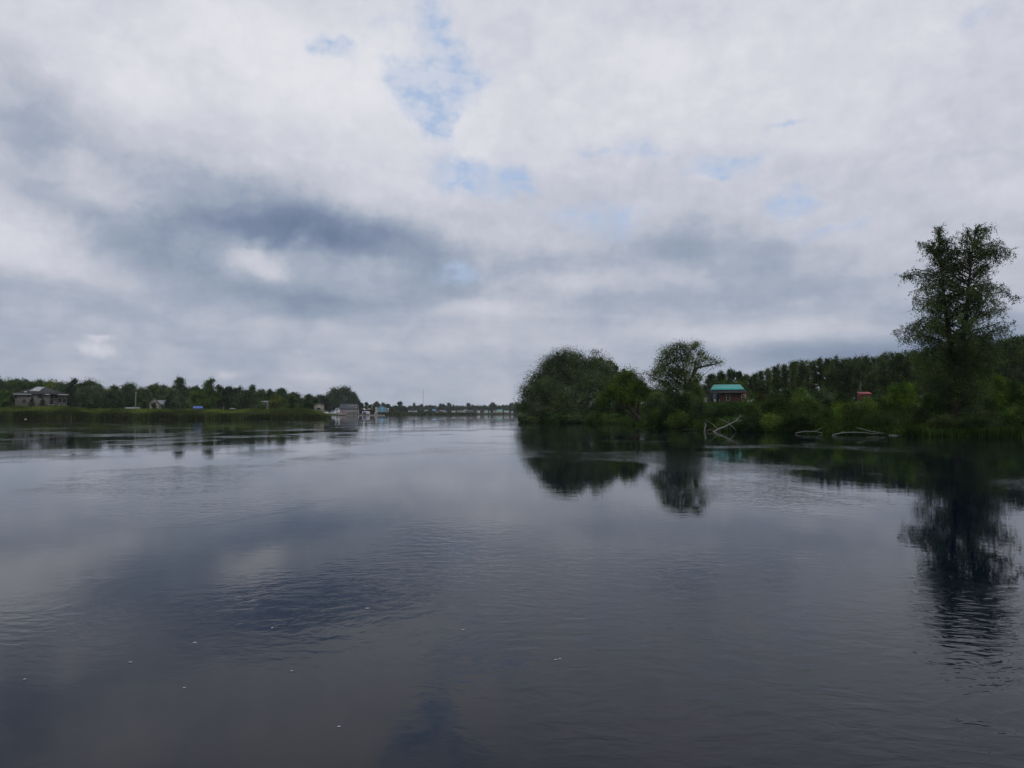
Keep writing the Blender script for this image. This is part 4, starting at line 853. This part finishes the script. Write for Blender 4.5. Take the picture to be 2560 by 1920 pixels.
# ---- marina
D = 575
def slate_building():
    s = D / F; cx = 873; x0, y0, _ = W(cx, 1030, D); z0 = .6; r = empty('boathouse', (x0, y0, z0), 'large grey building with slate roof and five skylights at the boat yard', 'building'); s *= facing(r)
    X_ = lambda px: (px - cx) * s; Z_ = lambda py: W(cx, py, D)[2] - z0
    MB().box((0, 4.5, Z_(1022) / 2 - .2), (X_(895) - X_(849), 9, Z_(1022) + .4)).build('wall', lgrey, r)
    rf = MB().poly([(X_(849), -.6, Z_(1022.5)), (X_(897), -.6, Z_(1022.5)), (X_(895.5), 4.5, Z_(1010)), (X_(850), 4.5, Z_(1010))], [(X_(849), -.6, Z_(1022)), (X_(897), -.6, Z_(1022)), (X_(895.5), 4.5, Z_(1009.4)), (X_(850), 4.5, Z_(1009.4))]).poly(
        [(X_(850), 4.52, Z_(1010)), (X_(895.5), 4.52, Z_(1010)), (X_(897), 9.6, Z_(1022.5)), (X_(849), 9.6, Z_(1022.5))], [(X_(850), 4.52, Z_(1009.4)), (X_(895.5), 4.52, Z_(1009.4)), (X_(897), 9.6, Z_(1022)), (X_(849), 9.6, Z_(1022))]).build('roof', sl, r)
    for px, py in ((872.5, 1013.8), (879, 1013.8), (883, 1013.8), (889.5, 1013.8), (890.2, 1019.8)):
        t = (1022 - py) / 12.4; MB().box((X_(px), -.6 + 5.1 * t - .15, Z_(py) + .1), (.62, .5, .5), taper=.9).build('skylight', surf('skylight', (.8, .8, .8), .3) if 'sky_l' not in M else M['sky_l'], rf)
    for px in (874.5, 883.5, 889.5): MB().box((X_(px), -.04, Z_(1029.5)), (.55, .1, 1.1)).build('window', dk, r)
    MB().box((X_(892), -.05, 1.1), (1.2, .1, 2.2)).build('door', palegrey, r)
slate_building()
simple_house(840, 847.5, 1020.5, 1022, 1034, 572, whitep, palegrey, 'small white shed attached left of the slate roofed building', 'shed', 'shed', depth=3, wins=((843, 1024, 1.0, .8),), ov=.15, door=(845, .9, 1.8, dk))
boat(852, 865.5, 1033.8, 566, red, 'red boat on the bank in front of the slate roofed building', cabin=red)
boat(826, 840, 1034.6, 566, whitep, 'long low white boat left of the slate roofed building')
boat(841, 866, 1037.8, 561, conc, 'pale grey flat boat moored below the red boat')
boat(816, 826, 1032.8, 568, whitep, 'small white boat at the far left end of the boat yard', zb=.6)
def carport():
    s = D / F; x0, y0, _ = W(917, 1030, D); z0 = .5; r = empty('carport', (x0, y0, z0), 'low brown flat roofed open shelter right of the slate building', 'shelter'); s *= facing(r); X_ = lambda px: (px - 917) * s; Z_ = lambda py: W(917, py, D)[2] - z0
    MB().box((0, 2.5, Z_(1025)), (X_(938) - X_(897), 5, .35)).build('roof', surf('brown_roof', (.10, .055, .045), .8), r)
    for px in (898, 908, 930, 937): MB().box((X_(px), .3, Z_(1026) / 2), (.2, .2, Z_(1026))).build('post', darkw, r)
    MB().box((0, 5.1, Z_(1026) / 2), (X_(937) - X_(898), .1, Z_(1026))).build('back_wall', darkw, r)
    tag(MB().box((0, 0, 0), (2.6, 1.4, .8), taper=.9).box((0, 0, .5), (2.4, 1.2, .2)).build('crate', cream, None, (x0 + X_(921), y0 + 2, Z_(1025) + z0 + .6)), 'pale box standing on the brown flat roof', 'box')
carport()
def covered_boat():
    s = D / F; L = 20 * s; x0, y0, _ = W(918, 1030, D); r = empty('boat', (x0, y0 - 5, W(0, 1036, D)[2]), 'boat under a rounded white cover with a purple panel', 'boat'); facing(r)
    b = MB(); n = 10
    for e in (-L / 2, L / 2):
        for k in range(n): t = math.pi * k / (n - 1); b.v.append((e - (e * .12 * math.sin(t)), -1.2 * math.cos(t), .5 + 1.9 * math.sin(t) ** .7))
    for k in range(n - 1): b.q.append([k, k + 1, n + k + 1, n + k])
    for a in (0, n):
        for k in range(1, n - 1): b.t.append([a, a + k, a + k + 1])
    b.build('cover', surf('cover', (.55, .53, .50), .7), r); MB().box((0, 0, .3), (L * .9, 2.0, .5), taper=1.1).build('hull', whitep, r)
    MB().box((-L * .18, -1.24, 1.2), (L * .42, .1, 1.5)).build('panel', purple, r)
covered_boat()
simple_house(938, 943, 1017.5, 1018.5, 1036, 574, cream, palegrey, 'narrow tall white hut between the brown shelter and the blue house', 'hut', 'hut', depth=2, ov=.1, door=(940.5, .7, 1.8, dk))
simple_house(944, 966, 1014.5, 1019.5, 1029, 690, blue, surf('blue_roof', (.22, .40, .50), .6, .1, 1), 'pale blue house with low gable at the right end of the boat yard', along='y', depth=8, wins=((950, 1023, 1.2, .9), (960, 1023, 1.2, .9)))
simple_house(966, 972, 1021, 1022.5, 1029, 690, palegrey, whitep, 'small pale garage beside the blue house', 'garage', 'garage', depth=4, ov=.2, door=(968.5, 1.4, 1.5, whitep))
rk = random.Random(3)
def rock(px, D, r0, lab):
    x0, y0, _ = W(px, 1036, D); b = MB(); n, m_ = 8, 5
    for i in range(m_):
        for j in range(n): a = math.pi * (i + .5) / m_; t = 2 * math.pi * j / n; q = r0 * rk.uniform(.75, 1.2); b.v.append((q * 1.5 * math.sin(a) * math.cos(t), q * math.sin(a) * math.sin(t), q * .7 * math.cos(a)))
    for i in range(m_ - 1):
        for j in range(n): b.q.append([i * n + j, i * n + (j + 1) % n, (i + 1) * n + (j + 1) % n, (i + 1) * n + j])
    b.q.append([0, 2, 4, 6]); b.q.append([(m_ - 1) * n + k for k in (6, 4, 2, 0)])
    tag(b.build('rock', M['rock'], None, (x0, y0, .15)), lab, 'rock', 'shore rocks below the boat yard')
M['rock'] = surf('rock', (.25, .23, .21), .9, .35, 1)
for px in (868, 874, 880, 888, 897, 903, 909, 915, 921, 926, 931, 936, 941, 946, 951, 955, 959): rock(px + rk.uniform(-1, 1), 553 + rk.uniform(-2, 2), rk.uniform(.6, 1.0), 'grey shore rock below the boat yard buildings')
def dock():
    s = 556 / F; x0, y0, _ = W(858, 1036, 556); r = empty('dock', (x0, y0, 0), 'low wooden dock along the water below the slate building', 'dock'); facing(r); MB().box((0, 0, .55), (48 * s, 1.6, .18)).build('deck', surf('deckwood', (.17, .155, .14), .9, stripes=('X', 1.2)), r)
    for k in range(7): MB().tube([((k - 3) * 7 * s, -.6, -1), ((k - 3) * 7 * s, -.6, .9)], [.12, .12], 6).build('post', darkw, r)
dock()
MG = 'trees behind the boat yard'
for i, (px, top, hw, D, lab) in enumerate([(903, 1006, 9, 640, 'rounded tree right of the slate roof above the brown shelter'), (916, 1004, 7, 650, 'taller pointed tree above the brown shelter'), (926, 1010, 7, 650, 'low tree between pointed tree and white hut'), (936, 1008, 8, 660, 'tree right behind the white hut'),
     (943, 1003, 8, 730, 'lumpy tree above the left of the blue roof'), (956, 1007, 10, 730, 'tree above the right of the blue roof'), (968, 1009, 9, 730, 'dark tree right of the blue house roof'), (978, 1016, 9, 720, 'low dark tree at the right of the blue house'), (988, 1014, 9, 830, 'dark tree left of the tallest far round tree')]):
    place_tree('broadleaf_tree', lab, 'tree', px, top, hw, D, 'round', 'far', MG, seed=300 + i, leafk=.0012, dens=1.5, z0f=.04)
# ================================================================== FAR SHORE
FG = 'trees of the far shore'
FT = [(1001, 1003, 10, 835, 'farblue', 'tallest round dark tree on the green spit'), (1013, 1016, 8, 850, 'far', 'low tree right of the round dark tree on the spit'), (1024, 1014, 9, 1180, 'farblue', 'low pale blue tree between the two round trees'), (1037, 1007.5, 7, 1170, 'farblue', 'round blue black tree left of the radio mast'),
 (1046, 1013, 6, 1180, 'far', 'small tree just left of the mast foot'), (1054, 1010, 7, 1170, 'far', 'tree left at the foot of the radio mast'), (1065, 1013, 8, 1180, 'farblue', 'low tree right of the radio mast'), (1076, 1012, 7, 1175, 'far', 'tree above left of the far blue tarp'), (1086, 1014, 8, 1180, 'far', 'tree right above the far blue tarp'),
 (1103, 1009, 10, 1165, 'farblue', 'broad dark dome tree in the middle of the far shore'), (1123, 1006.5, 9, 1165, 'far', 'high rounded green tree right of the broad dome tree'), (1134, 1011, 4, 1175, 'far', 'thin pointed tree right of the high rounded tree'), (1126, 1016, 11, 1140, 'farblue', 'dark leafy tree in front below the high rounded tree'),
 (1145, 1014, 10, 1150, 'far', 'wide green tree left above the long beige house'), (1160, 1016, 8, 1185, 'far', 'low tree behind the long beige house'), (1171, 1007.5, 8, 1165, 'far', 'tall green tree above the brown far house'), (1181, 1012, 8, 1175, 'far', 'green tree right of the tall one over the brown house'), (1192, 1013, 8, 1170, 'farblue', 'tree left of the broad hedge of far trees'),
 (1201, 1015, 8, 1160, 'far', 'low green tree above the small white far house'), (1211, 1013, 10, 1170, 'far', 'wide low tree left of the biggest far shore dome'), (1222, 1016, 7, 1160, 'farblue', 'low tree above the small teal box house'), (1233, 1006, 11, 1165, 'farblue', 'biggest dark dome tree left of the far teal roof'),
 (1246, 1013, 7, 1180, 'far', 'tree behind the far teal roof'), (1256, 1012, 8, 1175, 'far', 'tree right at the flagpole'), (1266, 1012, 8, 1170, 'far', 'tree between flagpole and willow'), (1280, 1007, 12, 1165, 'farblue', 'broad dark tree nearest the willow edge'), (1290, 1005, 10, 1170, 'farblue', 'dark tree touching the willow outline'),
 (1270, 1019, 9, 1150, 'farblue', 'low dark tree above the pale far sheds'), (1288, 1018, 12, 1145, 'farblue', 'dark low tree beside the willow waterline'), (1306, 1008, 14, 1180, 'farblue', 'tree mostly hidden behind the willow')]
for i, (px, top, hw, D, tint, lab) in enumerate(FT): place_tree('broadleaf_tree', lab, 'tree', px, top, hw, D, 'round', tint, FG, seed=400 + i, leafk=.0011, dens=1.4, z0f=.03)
for i, (px, top, hw, D, lab) in enumerate([(1052, 1027, 8, 835, 'low bush on the green spit below the mast'), (1068, 1028, 9, 838, 'wide low bush on the spit below the blue tarp'), (1082, 1029, 8, 838, 'low bush on the right part of the spit'), (1101, 1030, 8, 1098, 'low dark bush left of the far moored boats'), (980, 1029, 10, 812, 'low bush at the left end of the spit'), (1030, 1030, 9, 815, 'low bush before the far grey house on the spit')]):
    place_tree('bush', lab, 'bush', px, top, hw, D, 'bush', 'far', 'bushes on the spit', seed=450 + i, leafk=.0011, z0f=0.)
rw = random.Random(31); px = 960; cnt = 0; fp = []
for k in range(2):
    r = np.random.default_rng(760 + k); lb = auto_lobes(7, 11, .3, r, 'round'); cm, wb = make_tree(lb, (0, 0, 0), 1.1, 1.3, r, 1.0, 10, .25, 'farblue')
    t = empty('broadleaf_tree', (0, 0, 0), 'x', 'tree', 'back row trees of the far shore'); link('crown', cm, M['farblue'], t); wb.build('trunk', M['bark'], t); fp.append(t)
while px < 1310:
    D = rw.uniform(1230, 1280); x, y, zt = W(px, 1017.5 + rw.uniform(-2.5, 1.5), D); zb = gz(x, y); h = (zt - zb) / 11; lab = 'low tree of the back row along the far shore skyline'
    if cnt < 2: t = fp[cnt]; t.location = (x, y, zb); t.scale = (h, h, h); t['label'] = lab
    else: dup(fp[cnt % 2], (x, y, zb), rw.uniform(0, 6), (h, h, h), lab)
    cnt += 1; px += rw.uniform(8, 12)
H = simple_house
H(1017, 1042, 1027, 1029, 1034, 900, lgrey, palegrey, 'long low grey house on the spit with a white boat beside it', depth=8, wins=((1024, 1031, 1.6, 1), (1032, 1031, 1.6, 1)))
H(1037, 1043, 1024.5, 1027, 1033, 905, whitep, palegrey, 'small white gable end at the right of the long grey spit house', along='y', depth=5)
H(1061, 1070, 1024.5, 1026, 1031, 1150, palegrey, palegrey, 'small grey house with bushes left of the far blue tarp', depth=6)
slab('tarp_roof', 'far bright blue tarp roof seen beyond the spit', 'tarp', 1080, 1090, 1023.5, 1026, 1140, surf('sky_blue_tarp', (.08, .35, .70), .5), 4)
H(1080, 1091, 1026, 1026.8, 1033, 1144, palegrey, palegrey, 'pale hut right under the far blue tarp', 'hut', 'hut', depth=4)
H(1092, 1096, 1028, 1029.5, 1034.5, 1130, whitep, palegrey, 'tiny white hut at the right tip of the spit', 'hut', 'hut', along='y', depth=4)
H(1098, 1113, 1025.5, 1027.5, 1033, 1140, brown, palegrey, 'brown house with grey roof left of the dark leafy far tree', depth=8, wins=((1103, 1030, 1.6, 1.4), (1108, 1030, 1.6, 1.4)))
H(1108, 1117, 1028, 1029.5, 1035, 1128, lgrey, palegrey, 'small grey boathouse standing at the far water edge', 'boathouse', 'boathouse', depth=6)
H(1129, 1138, 1027, 1029, 1034, 1132, surf('pale_green', (.42, .50, .44), .7), whitep, 'pale green cottage left of the long beige house', depth=6, wins=((1133.5, 1031, 1.5, 1.2),))
H(1142, 1160, 1026.5, 1028, 1033.5, 1135, cream, palegrey, 'long beige house with flat pale roof in the middle of the far shore', depth=8, wins=((1146, 1031, 1.5, 1.3), (1151, 1031, 1.5, 1.3), (1156, 1031, 1.5, 1.3)))
H(1158, 1170, 1023, 1025.5, 1031, 1150, whitep, lgrey, 'white house with higher roof behind the long beige house', along='y', depth=8, wins=((1164, 1028, 1.6, 1.4),))
H(1165, 1184, 1025.5, 1028, 1034.5, 1132, brown, brown, 'brown timber boathouse right of the long beige house', 'boathouse', 'boathouse', depth=10, wins=((1171, 1031.5, 2, 1.6), (1178, 1031.5, 2, 1.6)))
H(1192, 1200, 1027, 1028.5, 1032, 1140, whitep, whitep, 'small white cottage right of the brown boathouse', depth=6)
H(1211, 1219, 1025.5, 1027, 1031, 1150, whitep, palegrey, 'white cottage left of the small teal house', depth=6)
H(1222, 1226.5, 1026, 1027.5, 1034, 1135, surf('teal_wall', (.16, .40, .38), .7), palegrey, 'narrow teal walled house left of the yellow houses', depth=5, along='y')
H(1233, 1243, 1026.5, 1028.5, 1034, 1134, cream, palegrey, 'cream house left of the teal roofed house', depth=7, wins=((1238, 1031, 1.6, 1.4),))
H(1243, 1256, 1024, 1027, 1034, 1136, surf('yellow_cream', (.55, .48, .32), .8), teal2, 'yellowish house with pale teal roof by the flagpole', depth=9, wins=((1247, 1031, 1.6, 1.4), (1252, 1031, 1.6, 1.4)))
H(1260, 1272, 1027, 1029, 1033.5, 1136, lgrey, whitep, 'low pale shed right of the teal roofed house', 'shed', 'shed', depth=7)
H(1277, 1283, 1027, 1029, 1033.5, 1138, whitep, whitep, 'white shed nearest the willow edge', 'shed', 'shed', along='y', depth=5)
boat(1017, 1026, 1029.5, 880, whitep, 'white boat parked at the left of the long grey spit house')
boat(1183, 1192, 1034.6, 1098, whitep, 'white motor boat moored right of the brown boathouse', zb=.1)
boat(1118, 1124, 1034.8, 1098, surf('dark_hull', (.05, .05, .06), .5), 'dark boat moored below the dark leafy far tree', zb=.1)
boat(1128, 1141, 1034.8, 1099, whitep, 'long white boat moored below the pale green cottage', zb=.1)
boat(1085, 1090, 1034.8, 1099, whitep, 'small white boat moored at the tip of the spit', zb=.1)
mx, my, mz = W(1058, 972, 1400)
mm = MB().tube([(0, 0, -2), (0, 0, mz)], [.45, .25], 4)
for k in range(6): mm.box((0, 0, mz * (k + 1) / 7), (1.3, 1.3, .25))
tag(mm.build('radio_mast', surf('mast', (.22, .20, .20), .7), None, (mx, my, 0)), 'very thin tall radio mast rising above the far trees', 'mast')
fx, fy, fz = W(1253.5, 1014, 1128)
tag(MB().tube([(0, 0, 0), (0, 0, fz)], [.16, .10], 6).box((0, 0, fz + .1), (.5, .5, .2)).build('flagpole', whitep, None, (fx, fy, .3)), 'white flagpole beside the teal roofed far house', 'flagpole')
# low grass of spit and far shore, stuff
rng = np.random.default_rng(90); p = rng.uniform(942, 1191, 26000); d = np.interp(p, SHp, SHd) + rng.uniform(-2, 26, 26000)
blades('spit_grass', 'reedfront', (p - 1280) / F * d, d, rng.uniform(1.0, 2.4, 26000), .9, rng, .2)
p = rng.uniform(1190, 1296, 9000); d = 1105 + rng.uniform(-3, 14, 9000)
blades('shore_grass', 'reedfront', (p - 1280) / F * d, d, rng.uniform(.8, 2.0, 9000), 1.2, rng, .2)
# ---- foam flecks floating near the camera
FL = [(1159, 1575), (920, 1521), (1389, 1650), (487, 1607), (325, 1656), (729, 1678), (460, 1720), (848, 1817), (1400, 1648), (680, 1570), (61, 1699)]
rk = random.Random(4)
M['foam'] = surf('foam', (.36, .37, .38), .7, .1, 30)
for i, (px, py) in enumerate(FL):
    x, y, z = W(px, py, 1.0); t = CAMH / (CAMH - z); b = MB(); n = 9; r0 = rk.uniform(.008, .014) * t * y / 5
    b.v.append((0, 0, .006))
    for j in range(n): a = 2 * math.pi * j / n; q = r0 * rk.uniform(.6, 1.4); b.v.append((q * math.cos(a) * 1.3, q * math.sin(a), .001))
    for j in range(n): b.t.append([0, 1 + j, 1 + (j + 1) % n])
    b.q.append([1, 8, 6, 4])
    tag(b.build('foam_fleck', M['foam'], None, (x * t, y * t, 0.001)), 'tiny white fleck of foam floating on the open water', 'foam', 'foam flecks on the water')
# ---- haze
def haze():
    m, h = mat('haze'); o = h.new('ShaderNodeOutputMaterial'); v = h.new('ShaderNodeVolumePrincipled'); v.inputs['Color'].default_value = (.95, .98, 1.0, 1); v.inputs['Density'].default_value = HAZE; v.inputs['Anisotropy'].default_value = .2
    h.l.new(v.outputs[0], o.inputs['Volume'])
    tag(MB().box((0, 0, 29), (4400, 4400, 65)).build('haze', m), kind='stuff')
HAZE = .00011
haze()
